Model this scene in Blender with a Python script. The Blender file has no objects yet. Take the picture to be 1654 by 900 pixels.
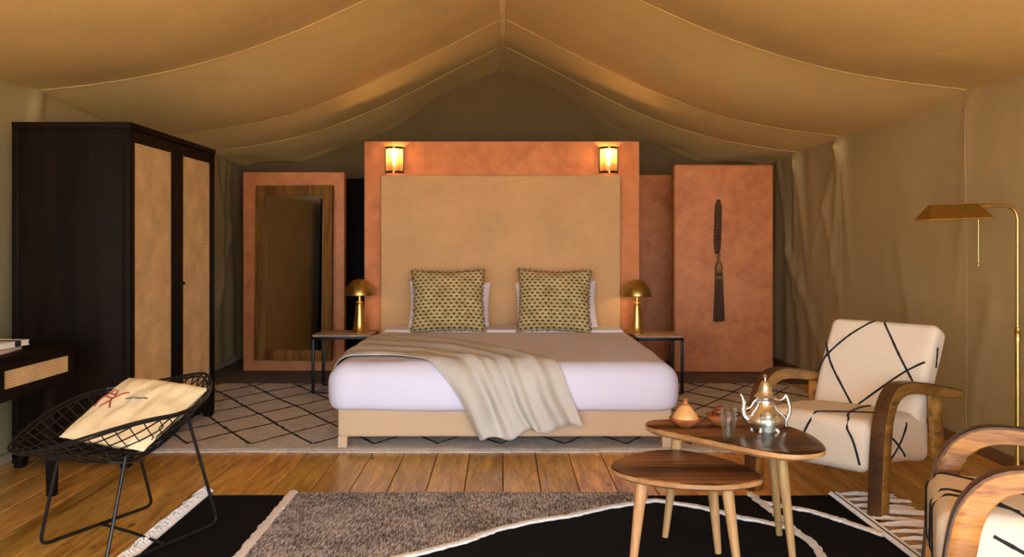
import bpy, bmesh, math, random
from mathutils import Vector, Matrix, noise
from mathutils.bvhtree import BVHTree

random.seed(7)
SC = bpy.context.scene
COL = SC.collection
PI = math.pi

# ------------------------------------------------------------------ camera
cam_d = bpy.data.cameras.new('camera')
cam = bpy.data.objects.new('camera', cam_d)
COL.objects.link(cam)
cam.location = (0, 0, 1.25)
cam.rotation_euler = (PI / 2, 0, 0)
cam_d.sensor_width = 36
cam_d.lens = 36 * 1430 / 1654
cam_d.shift_x = 15 / 1654
cam_d.shift_y = -55 / 1654
cam_d.clip_start = 0.05
cam_d.clip_end = 200
SC.camera = cam

# ------------------------------------------------------------------ world, sun, exposure
w = bpy.data.worlds.new('sky')
SC.world = w
w.use_nodes = True
bg = w.node_tree.nodes['Background']
bg.inputs[0].default_value = (0.72, 0.85, 1.0, 1)
bg.inputs[1].default_value = 9.0

sun_d = bpy.data.lights.new('sun', 'SUN')
sun_d.energy = 42
sun_d.angle = math.radians(0.6)
sun_d.color = (1.0, 0.93, 0.82)
sun = bpy.data.objects.new('sun', sun_d)
COL.objects.link(sun)
sun.rotation_euler = Vector((0.3, -0.35, -0.88)).to_track_quat('-Z', 'Y').to_euler()
sun.location = (-6, 4, 9)

# portal at the open tent front, so that the sky is sampled through it
pd = bpy.data.lights.new('tent_opening', 'AREA')
pd.shape = 'RECTANGLE'; pd.size = 5.7; pd.size_y = 3.2
pd.cycles.is_portal = True
portal = bpy.data.objects.new('tent_opening', pd)
COL.objects.link(portal)
portal.location = (0, -2.5, 1.6)
portal.rotation_euler = (PI / 2, 0, 0)

vs = SC.view_settings
vs.view_transform = 'Standard'
vs.look = 'None'
vs.exposure = 0.52
vs.gamma = 1.0
vs.use_curve_mapping = False
SC.cycles.use_denoising = True
SC.cycles.max_bounces = 12
SC.cycles.diffuse_bounces = 8
SC.cycles.sample_clamp_indirect = 8

# ------------------------------------------------------------------ material helpers
class G:
    def __init__(s, name):
        s.m = bpy.data.materials.new(name)
        s.m.use_nodes = True
        s.t = s.m.node_tree
        s.b = s.t.nodes['Principled BSDF']
        s.out = s.t.nodes['Material Output']

    def n(s, typ, ins=None, **kw):
        nd = s.t.nodes.new(typ)
        for k, v in kw.items():
            setattr(nd, k, v)
        for k, v in (ins or {}).items():
            s.set(nd.inputs[k], v)
        return nd

    def set(s, sock, v):
        if isinstance(v, bpy.types.NodeSocket):
            s.t.links.new(v, sock)
        elif isinstance(v, tuple) and len(v) == 3 and sock.type == 'RGBA':
            sock.default_value = (*v, 1)
        else:
            sock.default_value = v

    def math(s, op, a, b=0.0, c=0.0):
        nd = s.n('ShaderNodeMath', operation=op)
        s.set(nd.inputs[0], a); s.set(nd.inputs[1], b); s.set(nd.inputs[2], c)
        return nd.outputs[0]

    def coord(s, kind='Object', scale=(1, 1, 1), rnd=False):
        tc = s.n('ShaderNodeTexCoord')
        mp = s.n('ShaderNodeMapping')
        s.t.links.new(tc.outputs[kind], mp.inputs[0])
        mp.inputs['Scale'].default_value = scale
        if rnd:
            oi = s.n('ShaderNodeObjectInfo')
            mu = s.n('ShaderNodeVectorMath', operation='SCALE')
            mu.inputs[0].default_value = (13.0, 37.0, 7.0)
            s.t.links.new(oi.outputs['Random'], mu.inputs['Scale'])
            s.t.links.new(mu.outputs[0], mp.inputs['Location'])
        return mp.outputs[0]

    def noise(s, vec, scale=5, detail=4, rough=0.55, dist=0.0):
        nd = s.n('ShaderNodeTexNoise', {'Vector': vec, 'Scale': scale, 'Detail': detail, 'Roughness': rough, 'Distortion': dist})
        return nd.outputs[0]

    def ramp(s, fac, stops):
        nd = s.n('ShaderNodeValToRGB')
        e = nd.color_ramp.elements
        while len(e) < len(stops):
            e.new(0.5)
        for i, (p, c) in enumerate(stops):
            e[i].position = p
            e[i].color = (*c, 1) if len(c) == 3 else c
        s.t.links.new(fac, nd.inputs[0])
        return nd.outputs[0]

    def mix(s, f, a, b, mode='MIX'):
        nd = s.n('ShaderNodeMix', data_type='RGBA', blend_type=mode)
        s.set(nd.inputs[0], f); s.set(nd.inputs[6], a); s.set(nd.inputs[7], b)
        return nd.outputs[2]

    def bump(s, h, strength=0.3, dist=0.01):
        nd = s.n('ShaderNodeBump', {'Height': h, 'Strength': strength, 'Distance': dist})
        s.t.links.new(nd.outputs[0], s.b.inputs['Normal'])

    def base(s, c):
        s.set(s.b.inputs['Base Color'], c)

    def p(s, **kw):
        for k, v in kw.items():
            s.set(s.b.inputs[k.replace('_', ' ')], v)
        return s


def plain(name, c, rough=0.5, metal=0.0, var=0.12, scale=18, bump=0.0, bscale=200, sheen=0.0):
    g = G(name)
    v = g.coord()
    nz = g.noise(v, scale, 5)
    lo = tuple(max(0, x * (1 - var)) for x in c)
    hi = tuple(min(1, x * (1 + var)) for x in c)
    g.base(g.ramp(nz, [(0.3, lo), (0.7, hi)]))
    g.p(Roughness=rough, Metallic=metal)
    if sheen:
        g.b.inputs['Sheen Weight'].default_value = sheen
    if bump:
        g.bump(g.noise(v, bscale, 3), bump, 0.004)
    return g.m


def fabric(name, c, scale=350, var=0.08, bump=0.25, rough=0.95, blotch=3.0):
    """woven cloth: two crossed thread waves plus soft blotches"""
    g = G(name)
    v = g.coord()
    a = g.noise(g.coord(scale=(1, 1, 0.06)), scale, 2)
    b = g.noise(g.coord(scale=(0.06, 0.06, 1)), scale, 2)
    th = g.math('ADD', a, b)
    bl = g.noise(v, blotch, 4)
    f = g.math('MULTIPLY_ADD', th, 0.35, g.math('MULTIPLY', bl, 0.65))
    lo = tuple(x * (1 - var) for x in c)
    hi = tuple(min(1, x * (1 + var)) for x in c)
    g.base(g.ramp(f, [(0.4, lo), (0.95, hi)]))
    g.p(Roughness=rough)
    g.bump(th, bump, 0.002)
    return g.m


def wood(name, c_lo, c_hi, axis='Y', scale=9, rough=0.4, rnd=False, knots=False, stretch=0.07, coat=0.0):
    g = G(name)
    sc = {'X': (stretch, 1, 1), 'Y': (1, stretch, 1), 'Z': (1, 1, stretch)}[axis]
    v = g.coord(scale=sc, rnd=rnd)
    n1 = g.noise(v, scale, 6, 0.6, 1.2)
    n2 = g.noise(v, scale * 7, 3, 0.6, 0.4)
    f = g.math('MULTIPLY_ADD', n2, 0.35, g.math('MULTIPLY', n1, 0.65))
    mid = tuple((a + b) / 2 for a, b in zip(c_lo, c_hi))
    col = g.ramp(f, [(0.36, c_lo), (0.5, mid), (0.64, c_hi)])
    if rnd:
        oi = g.n('ShaderNodeObjectInfo')
        hv = g.n('ShaderNodeHueSaturation', {'Color': col})
        g.set(hv.inputs['Value'], g.math('MULTIPLY_ADD', oi.outputs['Random'], 0.45, 0.78))
        g.set(hv.inputs['Hue'], g.math('MULTIPLY_ADD', oi.outputs['Random'], -0.016, 0.508))
        col = hv.outputs[0]
    if knots:
        kv = g.coord(scale=(3.2, 1.6, 1), rnd=True)
        vo = g.n('ShaderNodeTexVoronoi', {'Vector': kv, 'Scale': 1.6, 'Randomness': 1.0})
        km = g.ramp(vo.outputs['Distance'], [(0.03, (1, 1, 1)), (0.11, (0, 0, 0))])
        col = g.mix(km, col, tuple(x * 0.25 for x in c_lo))
    g.base(col)
    g.p(Roughness=rough)
    g.b.inputs['Coat Weight'].default_value = coat
    g.bump(n2, 0.12, 0.003)
    return g.m


def metal(name, c, rough=0.25, var=0.15):
    g = G(name)
    v = g.coord()
    nz = g.noise(v, 30, 4)
    g.base(g.ramp(nz, [(0.3, tuple(x * (1 - var) for x in c)), (0.7, c)]))
    g.p(Metallic=1.0, Roughness=g.math('MULTIPLY_ADD', nz, 0.18, rough - 0.06))
    return g.m


def m_canvas(name, c, var=0.1):
    g = G(name)
    v = g.coord()
    bl = g.noise(v, 1.6, 5, 0.6)
    th = g.math('ADD', g.noise(g.coord(scale=(1, 0.08, 1)), 160, 2), g.noise(g.coord(scale=(1, 1, 0.08)), 160, 2))
    f = g.math('MULTIPLY_ADD', th, 0.2, g.math('MULTIPLY', bl, 0.6))
    g.base(g.ramp(f, [(0.35, tuple(x * (1 - var) for x in c)), (0.65, tuple(x * (1 + var) for x in c))]))
    g.p(Roughness=0.85)
    cre = g.noise(g.coord(scale=(1, 0.5, 0.35)), 3.0, 6, 0.62, 0.8)
    g.bump(g.math('MULTIPLY_ADD', th, 0.05, cre), 0.35, 0.03)
    return g.m


def m_plaster(name, c):
    g = G(name)
    v = g.coord()
    n1 = g.noise(v, 3.0, 8, 0.68, 0.6)
    n2 = g.noise(v, 11, 6, 0.6)
    f = g.math('MULTIPLY_ADD', n2, 0.4, g.math('MULTIPLY', n1, 0.6))
    lo = (c[0] * 0.72, c[1] * 0.62, c[2] * 0.6)
    hi = (min(1, c[0] * 1.12), c[1] * 1.25, c[2] * 1.4)
    g.base(g.ramp(f, [(0.33, lo), (0.52, c), (0.68, hi)]))
    g.p(Roughness=0.62)
    g.bump(f, 0.3, 0.012)
    return g.m


def m_cane(name, c=(0.78, 0.54, 0.27), pitch=0.0125):
    """woven cane: open grid of strands with dark holes, relief by bump; the panel lies in the YZ plane"""
    g = G(name)
    tc = g.n('ShaderNodeTexCoord')
    sp = g.n('ShaderNodeSeparateXYZ')
    g.t.links.new(tc.outputs['Object'], sp.inputs[0])
    k = 2 * PI / pitch
    a = g.math('SINE', g.math('MULTIPLY', sp.outputs[1], k))
    b = g.math('SINE', g.math('MULTIPLY', sp.outputs[2], k))
    hole = g.math('MULTIPLY', g.math('MAXIMUM', a, 0.0), g.math('MAXIMUM', b, 0.0))
    nz = g.noise(tc.outputs['Object'], 7, 5)
    col = g.ramp(nz, [(0.3, tuple(x * 0.82 for x in c)), (0.7, tuple(min(1, x * 1.15) for x in c))])
    hm = g.ramp(hole, [(0.42, (0, 0, 0)), (0.62, (1, 1, 1))])
    g.base(g.mix(hm, col, (0.10, 0.055, 0.02)))
    g.p(Roughness=0.6)
    g.bump(g.math('ADD', a, b), 0.35, 0.003)
    return g.m


def emit(name, c, s):
    g = G(name)
    g.base((0.9, 0.8, 0.6))
    g.p(Emission_Strength=s)
    g.b.inputs['Emission Color'].default_value = (*c, 1)
    return g.m


M = {}
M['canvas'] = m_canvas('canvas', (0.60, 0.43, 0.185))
def add_translucency(m, f, c):
    t = m.node_tree; b = t.nodes['Principled BSDF']
    tl = t.nodes.new('ShaderNodeBsdfTranslucent'); tl.inputs[0].default_value = (*c, 1)
    mx = t.nodes.new('ShaderNodeMixShader'); mx.inputs[0].default_value = f
    t.links.new(b.outputs[0], mx.inputs[1]); t.links.new(tl.outputs[0], mx.inputs[2])
    t.links.new(mx.outputs[0], t.nodes['Material Output'].inputs[0])
add_translucency(M['canvas'], 0.003, (0.5, 0.3, 0.1))
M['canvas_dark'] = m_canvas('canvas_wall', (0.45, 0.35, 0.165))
M['canvas_rear_shaded'] = m_canvas('canvas_rear_shaded', (0.15, 0.096, 0.035))  # rear canvas darkened in its colour to carry the gable's dim light
M['canvas_seam'] = plain('canvas_seam', (0.52, 0.37, 0.19), 0.9)
M['ridge_tape'] = plain('ridge_tape', (0.82, 0.68, 0.44), 0.8)
M['terracotta'] = m_plaster('terracotta_plaster', (0.66, 0.235, 0.082))
M['slab'] = plain('grey_slab', (0.10, 0.09, 0.08), 0.6, var=0.35, scale=4, bump=0.2, bscale=40)
M['plank'] = wood('pine_plank', (0.32, 0.125, 0.016), (0.90, 0.53, 0.125), 'Y', 13, 0.28, rnd=True, knots=True, stretch=0.1)
M['subfloor'] = plain('subfloor', (0.02, 0.013, 0.008), 0.9)
M['sand'] = plain('sand', (0.62, 0.47, 0.30), 0.95, scale=3, bump=0.3, bscale=30)
M['black_wood'] = wood('espresso_wood', (0.004, 0.0024, 0.0016), (0.012, 0.0065, 0.004), 'Z', 12, 0.6)
M['black_wood'].node_tree.nodes['Principled BSDF'].inputs['Specular IOR Level'].default_value = 0.08
M['cane'] = m_cane('cane_weave')
M['black_metal'] = plain('black_metal', (0.012, 0.011, 0.010), 0.4, 0.6, 0.2)
M['black_wire'] = plain('black_wire', (0.010, 0.010, 0.011), 0.38, 0.2, 0.2)
M['brass'] = metal('brass', (0.72, 0.47, 0.14), 0.28)
M['old_brass'] = metal('aged_brass', (0.50, 0.34, 0.10), 0.3)
M['silver'] = metal('silver', (0.93, 0.89, 0.84), 0.26, 0.2)
M['linen'] = fabric('headboard_linen', (0.61, 0.37, 0.17), 130, 0.14, 0.4)
M['base_cloth'] = fabric('bed_base_cloth', (0.60, 0.43, 0.27), 300, 0.06, 0.2)
M['sheet'] = fabric('white_cotton', (0.725, 0.735, 0.90), 420, 0.03, 0.18, 0.85)
M['pillow_white'] = fabric('pillow_cotton', (0.82, 0.79, 0.83), 420, 0.03, 0.15)
M['throw'] = fabric('throw_cloth', (0.57, 0.545, 0.48), 300, 0.1, 0.35)
M['boucle'] = fabric('cream_upholstery', (0.74, 0.64, 0.50), 240, 0.06, 0.45)
M['black_yarn'] = plain('black_yarn', (0.016, 0.014, 0.013), 0.95, bump=0.4)
M['arm_wood'] = wood('walnut_arm', (0.13, 0.046, 0.010), (0.54, 0.26, 0.055), 'Y', 12, 0.35, rnd=True, stretch=0.12)
M['arm_dark'] = wood('dark_lamination', (0.035, 0.013, 0.005), (0.12, 0.05, 0.018), 'Y', 9, 0.35, stretch=0.12)
g = G('rosewood_top')            # glued staves running across, each with its own tone and grain
tc = g.n('ShaderNodeTexCoord')
sp = g.n('ShaderNodeSeparateXYZ'); g.t.links.new(tc.outputs['Object'], sp.inputs[0])
st = g.math('FLOOR', g.math('MULTIPLY', g.math('ADD', sp.outputs[1], 3.0), 13.0))
oi = g.n('ShaderNodeObjectInfo')
wn = g.n('ShaderNodeTexWhiteNoise', noise_dimensions='2D')
cb = g.n('ShaderNodeCombineXYZ'); g.set(cb.inputs[0], st); g.set(cb.inputs[1], oi.outputs['Random'])
g.t.links.new(cb.outputs[0], wn.inputs['Vector'])
gr = g.noise(g.coord(scale=(0.06, 1, 1), rnd=True), 42, 5, 0.65, 1.5)
gb = g.noise(g.coord(scale=(0.12, 1, 1), rnd=True), 11, 3, 0.5, 1.0)
f = g.math('MULTIPLY_ADD', gr, 0.45, g.math('MULTIPLY_ADD', gb, 0.3, g.math('MULTIPLY', wn.outputs['Value'], 0.3)))
g.base(g.ramp(f, [(0.40, (0.012, 0.005, 0.002)), (0.52, (0.075, 0.028, 0.009)), (0.64, (0.34, 0.15, 0.048))]))
g.p(Roughness=0.3, Specular_IOR_Level=0.35); g.bump(gr, 0.1, 0.002)
M['top_wood'] = g.m
M['edge_wood'] = wood('rosewood_edge', (0.28, 0.13, 0.045), (0.58, 0.32, 0.13), 'X', 8, 0.4, stretch=0.2)
M['leg_wood'] = wood('oak_leg', (0.38, 0.20, 0.07), (0.64, 0.38, 0.155), 'Z', 10, 0.45, rnd=True)
M['mirror_wood'] = wood('rustic_frame', (0.09, 0.034, 0.007), (0.32, 0.145, 0.034), 'Z', 8, 0.8, rnd=True)
M['mirror_wood'].node_tree.nodes['Principled BSDF'].inputs['Specular IOR Level'].default_value = 0.15
M['stone_top'] = plain('table_top_stone', (0.40, 0.27, 0.16), 0.4, var=0.3, scale=12)
M['passage_shade'] = wood('passage_shade_black', (0.004, 0.003, 0.002), (0.009, 0.006, 0.004), 'Z', 8, 0.7)  # near-black colour stands in for shade in the unlit passage
M['passage_shade'].node_tree.nodes['Principled BSDF'].inputs['Specular IOR Level'].default_value = 0.05
M['trim_light'] = wood('pale_trim', (0.42, 0.31, 0.18), (0.58, 0.46, 0.30), 'Y', 8, 0.6)
M['trim_dark'] = wood('brown_trim', (0.10, 0.055, 0.022), (0.22, 0.12, 0.05), 'Y', 8, 0.6)
M['tassel'] = plain('tassel_brown', (0.10, 0.045, 0.022), 0.9, var=0.35, scale=60, bump=0.4)
M['tassel_gold'] = plain('tassel_gold', (0.26, 0.13, 0.045), 0.8, var=0.3, scale=60, bump=0.4)
M['cushion'] = fabric('cream_cushion', (0.80, 0.66, 0.40), 260, 0.1, 0.35, blotch=5)
M['red_thread'] = plain('red_thread', (0.36, 0.055, 0.035), 0.9)
M['green_thread'] = plain('green_thread', (0.03, 0.06, 0.05), 0.9)
M['grey_thread'] = plain('grey_thread', (0.55, 0.50, 0.42), 0.9)
M['clay'] = plain('glazed_clay', (0.33, 0.105, 0.03), 0.25, var=0.3, scale=25)
M['clay_lid'] = plain('ochre_lid', (0.62, 0.33, 0.12), 0.4, var=0.2, scale=40)
M['date'] = plain('date_skin', (0.20, 0.045, 0.02), 0.3, var=0.4, scale=60, bump=0.3)
M['white_yarn'] = plain('white_yarn', (0.84, 0.81, 0.77), 0.95, var=0.15, scale=80, bump=0.8, bscale=140)
M['tan_yarn'] = plain('tan_yarn', (0.62, 0.40, 0.27), 0.95, var=0.15, scale=80, bump=0.6)
M['paper'] = plain('paper', (0.74, 0.70, 0.64), 0.6, var=0.04)
M['print_orange'] = plain('cover_print', (0.50, 0.22, 0.12), 0.5, var=0.4, scale=30)
M['bulb'] = emit('lit_bulb', (1.0, 0.62, 0.25), 9)

g = G('mirror_glass'); g.base((0.86, 0.88, 0.84)); g.p(Metallic=1.0, Roughness=0.02); M['mirror'] = g.m

g = G('tea_glass'); g.base((0.90, 0.985, 0.975)); g.p(Roughness=0.03, Transmission_Weight=1.0, IOR=1.45)
tr = g.n('ShaderNodeBsdfTransparent', {'Color': (0.94, 0.99, 0.985)})
mx = g.n('ShaderNodeMixShader', {0: 0.25})
g.t.links.new(tr.outputs[0], mx.inputs[1]); g.t.links.new(g.b.outputs[0], mx.inputs[2]); g.t.links.new(mx.outputs[0], g.out.inputs[0])
M['glass'] = g.m

# brass gauze of the wall lamps: fine mesh that lets the bulb shine through
g = G('brass_gauze')
tr = g.n('ShaderNodeBsdfTransparent')
tl = g.n('ShaderNodeBsdfTranslucent', {'Color': (0.9, 0.62, 0.25)})
mx = g.n('ShaderNodeMixShader', {0: 0.45})
g.t.links.new(tr.outputs[0], mx.inputs[1]); g.t.links.new(tl.outputs[0], mx.inputs[2])
mx2 = g.n('ShaderNodeMixShader', {0: 0.35})
g.base((0.75, 0.5, 0.18)); g.p(Metallic=0.6, Roughness=0.4)
g.t.links.new(mx.outputs[0], mx2.inputs[1]); g.t.links.new(g.b.outputs[0], mx2.inputs[2])
g.t.links.new(mx2.outputs[0], g.out.inputs[0])
M['gauze'] = g.m

# grey marled pile
g = G('grey_pile')
v = g.coord(scale=(1, 0.14, 1))
n1 = g.noise(v, 150, 3, 0.7, 0.6)
n2 = g.noise(g.coord(), 5, 3)
f = g.math('MULTIPLY_ADD', n2, 0.2, g.math('MULTIPLY', n1, 0.85))
g.base(g.ramp(f, [(0.40, (0.045, 0.043, 0.048)), (0.51, (0.27, 0.265, 0.29)), (0.62, (0.74, 0.73, 0.78))]))
g.p(Roughness=0.95); g.bump(n1, 0.9, 0.012); M['grey_pile'] = g.m
# black pile
g = G('black_pile')
n1 = g.noise(g.coord(), 90, 4, 0.7)
g.base(g.ramp(n1, [(0.35, (0.003, 0.003, 0.0035)), (0.7, (0.012, 0.012, 0.013))]))
g.p(Roughness=0.97, Specular_IOR_Level=0.1); g.bump(n1, 0.8, 0.01); M['black_pile'] = g.m
# cream pile of the bedroom rug
g = G('cream_pile')
n1 = g.noise(g.coord(scale=(0.5, 1, 1)), 60, 5, 0.7)
n2 = g.noise(g.coord(), 6, 4)
f = g.math('MULTIPLY_ADD', n2, 0.35, g.math('MULTIPLY', n1, 0.65))
g.base(g.ramp(f, [(0.35, (0.46, 0.41, 0.35)), (0.62, (0.82, 0.76, 0.68))]))
g.p(Roughness=0.97); g.bump(n1, 0.9, 0.015); M['cream_pile'] = g.m

# knotted green-gold pillow cover with staggered dark dashes (UV grid)
g = G('knotted_cover')
tc = g.n('ShaderNodeTexCoord')
sp = g.n('ShaderNodeSeparateXYZ'); g.t.links.new(tc.outputs['UV'], sp.inputs[0])
vv = g.math('MULTIPLY', sp.outputs[1], 18.0)
row = g.math('FLOOR', vv)
uu = g.math('MULTIPLY_ADD', row, 0.5, g.math('MULTIPLY', sp.outputs[0], 13.0))
fu = g.math('FRACT', uu); fv = g.math('FRACT', vv)
du = g.math('ABSOLUTE', g.math('SUBTRACT', fu, 0.5))
dv = g.math('ABSOLUTE', g.math('SUBTRACT', fv, 0.5))
dd = g.math('ADD', g.math('MULTIPLY', du, 1.0), g.math('MULTIPLY', dv, 1.15))
nz = g.noise(tc.outputs['UV'], 6, 4)
gold = g.ramp(nz, [(0.35, (0.43, 0.31, 0.11)), (0.65, (0.60, 0.49, 0.23))])
dm = g.ramp(dd, [(0.25, (1, 1, 1)), (0.38, (0, 0, 0))])
g.base(g.mix(dm, gold, (0.07, 0.035, 0.018)))
g.p(Roughness=0.9)
g.bump(g.ramp(dd, [(0.1, (0, 0, 0)), (0.5, (1, 1, 1))]), 0.8, 0.012)
M['knotted'] = g.m
M['pillow_edge'] = plain('pillow_edge', (0.17, 0.085, 0.03), 0.95, bump=0.5)

# ------------------------------------------------------------------ object helpers
def link(o, parent=None):
    COL.objects.link(o)
    if parent is not None:
        o.parent = parent
    return o


def tag(o, label=None, cat=None, group=None, kind=None):
    if label: o['label'] = label
    if cat: o['category'] = cat
    if group: o['group'] = group
    if kind: o['kind'] = kind
    return o


def empty(name, loc=(0, 0, 0), rz=0.0, label=None, cat=None, group=None, kind=None):
    o = bpy.data.objects.new(name, None)
    o.empty_display_size = 0.1
    link(o)
    o.location = loc
    o.rotation_euler = (0, 0, rz)
    return tag(o, label, cat, group, kind)


def smooth_by_angle(me, ang):
    bm = bmesh.new(); bm.from_mesh(me)
    for f in bm.faces: f.smooth = True
    for e in bm.edges:
        if len(e.link_faces) == 2 and e.calc_face_angle(0) > ang:
            e.smooth = False
    bm.to_mesh(me); bm.free()


def obj(name, geo, mat, parent=None, smooth=True, uv=None, loc=None, rot=None):
    me = bpy.data.meshes.new(name)
    if isinstance(geo, bmesh.types.BMesh):
        bmesh.ops.recalc_face_normals(geo, faces=geo.faces[:])
        geo.to_mesh(me); geo.free()
    else:
        me.from_pydata([tuple(v) for v in geo[0]], [], geo[1])
        me.update()
    me.materials.append(M[mat] if isinstance(mat, str) else mat)
    if smooth:
        smooth_by_angle(me, math.radians(42))
    if uv is not None:
        l = me.uv_layers.new(name='UVMap')
        for lp in me.loops:
            l.data[lp.index].uv = uv[lp.vertex_index]
    o = bpy.data.objects.new(name, me)
    link(o, parent)
    if loc: o.location = loc
    if rot: o.rotation_euler = rot
    return o


def merge(*gs):
    V, F = [], []
    for v, f in gs:
        k = len(V)
        V += list(v)
        F += [tuple(i + k for i in q) for q in f]
    return V, F


def bm_of(geo):
    bm = bmesh.new()
    vs_ = [bm.verts.new(v) for v in geo[0]]
    for f in geo[1]:
        try: bm.faces.new([vs_[i] for i in f])
        except ValueError: pass
    return bm


def box(x0, x1, y0, y1, z0, z1, bev=0.0, seg=2):
    bm = bmesh.new()
    bmesh.ops.create_cube(bm, size=1.0)
    for v in bm.verts:
        v.co = Vector(((x0 + x1) / 2 + v.co.x * (x1 - x0), (y0 + y1) / 2 + v.co.y * (y1 - y0), (z0 + z1) / 2 + v.co.z * (z1 - z0)))
    if bev > 0:
        bmesh.ops.bevel(bm, geom=bm.edges[:], offset=bev, segments=seg, profile=0.5, affect='EDGES')
    return bm


def bmgeo(bm):
    bm.verts.index_update()
    r = ([v.co.copy() for v in bm.verts], [tuple(v.index for v in f.verts) for f in bm.faces])
    bm.free()
    return r


def gbox(*a, **k):
    return bmgeo(box(*a, **k))


def tube(pts, r, n=6, closed=False, caps=True, flat=1.0, up=None):
    """tube along points; r a number or list; flat squashes the second axis"""
    pts = [Vector(p) for p in pts]
    V, F = [], []
    N = len(pts)
    prev = None
    for i, p in enumerate(pts):
        if closed:
            t = pts[(i + 1) % N] - pts[i - 1]
        else:
            t = pts[min(i + 1, N - 1)] - pts[max(i - 1, 0)]
        if t.length < 1e-9: t = Vector((0, 0, 1))
        t.normalize()
        if prev is None:
            a = up if up is not None else (Vector((0, 0, 1)) if abs(t.z) < 0.9 else Vector((1, 0, 0)))
            u = a - t * a.dot(t)
        else:
            u = prev - t * prev.dot(t)
        if u.length < 1e-6:
            u = t.orthogonal()
        u.normalize(); prev = u
        w_ = t.cross(u)
        rr = r[i] if isinstance(r, (list, tuple)) else r
        for k in range(n):
            a = 2 * PI * k / n
            V.append(p + u * (math.cos(a) * rr * flat) + w_ * (math.sin(a) * rr))
    S = N if closed else N - 1
    for i in range(S):
        for k in range(n):
            a = i * n + k; b = i * n + (k + 1) % n
            c = ((i + 1) % N) * n + (k + 1) % n; d = ((i + 1) % N) * n + k
            F.append((a, b, c, d))
    if caps and not closed:
        F.append(tuple(range(n - 1, -1, -1)))
        F.append(tuple((N - 1) * n + k for k in range(n)))
    return V, F


def bar(path, wx, wz, side, bev=0.2):
    """rectangular section bar along a path lying in a plane with normal `side` (width wx along side, thickness wz)"""
    side = Vector(side).normalized()
    pts = [Vector(p) for p in path]
    V, F = [], []
    N = len(pts)
    b = bev
    sec = [(-1 + b, -1), (1 - b, -1), (1, -1 + b), (1, 1 - b), (1 - b, 1), (-1 + b, 1), (-1, 1 - b), (-1, -1 + b)]
    for i, p in enumerate(pts):
        t = (pts[min(i + 1, N - 1)] - pts[max(i - 1, 0)]).normalized()
        n = t.cross(side).normalized()
        w_ = wx[i] if isinstance(wx, (list, tuple)) else wx
        h_ = wz[i] if isinstance(wz, (list, tuple)) else wz
        for (a, c) in sec:
            V.append(p + side * (a * w_ / 2) + n * (c * h_ / 2))
    for i in range(N - 1):
        for k in range(8):
            F.append((i * 8 + k, i * 8 + (k + 1) % 8, (i + 1) * 8 + (k + 1) % 8, (i + 1) * 8 + k))
    F.append(tuple(range(7, -1, -1)))
    F.append(tuple((N - 1) * 8 + k for k in range(8)))
    return V, F


def lathe(prof, n=32, c=(0, 0, 0), a0=0.0, a1=2 * PI):
    V, F = [], []
    full = abs(a1 - a0 - 2 * PI) < 1e-6
    m = n if full else n + 1
    for (r, z) in prof:
        for k in range(m):
            a = a0 + (a1 - a0) * k / n
            V.append((c[0] + r * math.cos(a), c[1] + r * math.sin(a), c[2] + z))
    for i in range(len(prof) - 1):
        for k in range(n):
            k2 = (k + 1) % m
            F.append((i * m + k, i * m + k2, (i + 1) * m + k2, (i + 1) * m + k))
    return V, F


def grid(fn, nu, nv):
    V = [fn(i / nu, j / nv) for j in range(nv + 1) for i in range(nu + 1)]
    F = [(j * (nu + 1) + i, j * (nu + 1) + i + 1, (j + 1) * (nu + 1) + i + 1, (j + 1) * (nu + 1) + i) for j in range(nv) for i in range(nu)]
    return V, F


def spline(ctrl, n):
    """Catmull-Rom through control points, n samples evenly in arc length"""
    P = [Vector(c) for c in ctrl]
    dense = []
    for i in range(len(P) - 1):
        p0 = P[max(i - 1, 0)]; p1 = P[i]; p2 = P[i + 1]; p3 = P[min(i + 2, len(P) - 1)]
        for k in range(24):
            t = k / 24
            dense.append(0.5 * ((2 * p1) + (-p0 + p2) * t + (2 * p0 - 5 * p1 + 4 * p2 - p3) * t * t + (-p0 + 3 * p1 - 3 * p2 + p3) * t ** 3))
    dense.append(P[-1])
    d = [0.0]
    for a, b in zip(dense, dense[1:]):
        d.append(d[-1] + (b - a).length)
    out = []; j = 0
    for i in range(n):
        s = d[-1] * i / (n - 1)
        while j < len(d) - 2 and d[j + 1] < s: j += 1
        f = (s - d[j]) / max(1e-9, d[j + 1] - d[j])
        out.append(dense[j].lerp(dense[j + 1], min(1, max(0, f))))
    return out


def round_path(pts, r, n=6):
    """polyline with its inner corners rounded"""
    P = [Vector(p) for p in pts]
    out = [P[0]]
    for i in range(1, len(P) - 1):
        a = (P[i - 1] - P[i]); b = (P[i + 1] - P[i])
        rr = min(r, a.length * 0.49, b.length * 0.49)
        a = P[i] + a.normalized() * rr; b = P[i] + b.normalized() * rr
        for k in range(n + 1):
            t = k / n
            out.append(a * (1 - t) ** 2 + P[i] * (2 * t * (1 - t)) + b * t * t)
    out.append(P[-1])
    return out


def prism(outline, z0, z1, bev=0.0):
    bm = bmesh.new()
    lo = [bm.verts.new((x, y, z0)) for x, y in outline]
    hi = [bm.verts.new((x, y, z1)) for x, y in outline]
    n = len(lo)
    bm.faces.new(hi); bm.faces.new(lo[::-1])
    for i in range(n):
        bm.faces.new((lo[i], lo[(i + 1) % n], hi[(i + 1) % n], hi[i]))
    return bm


def rot2(x, y, a):
    return x * math.cos(a) - y * math.sin(a), x * math.sin(a) + y * math.cos(a)


def nz3(x, y, z, s=1.0):
    return noise.noise(Vector((x * s, y * s, z * s)))


def sstep(a, b, x):
    t = min(1, max(0, (x - a) / (b - a)))
    return t * t * (3 - 2 * t)


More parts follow.
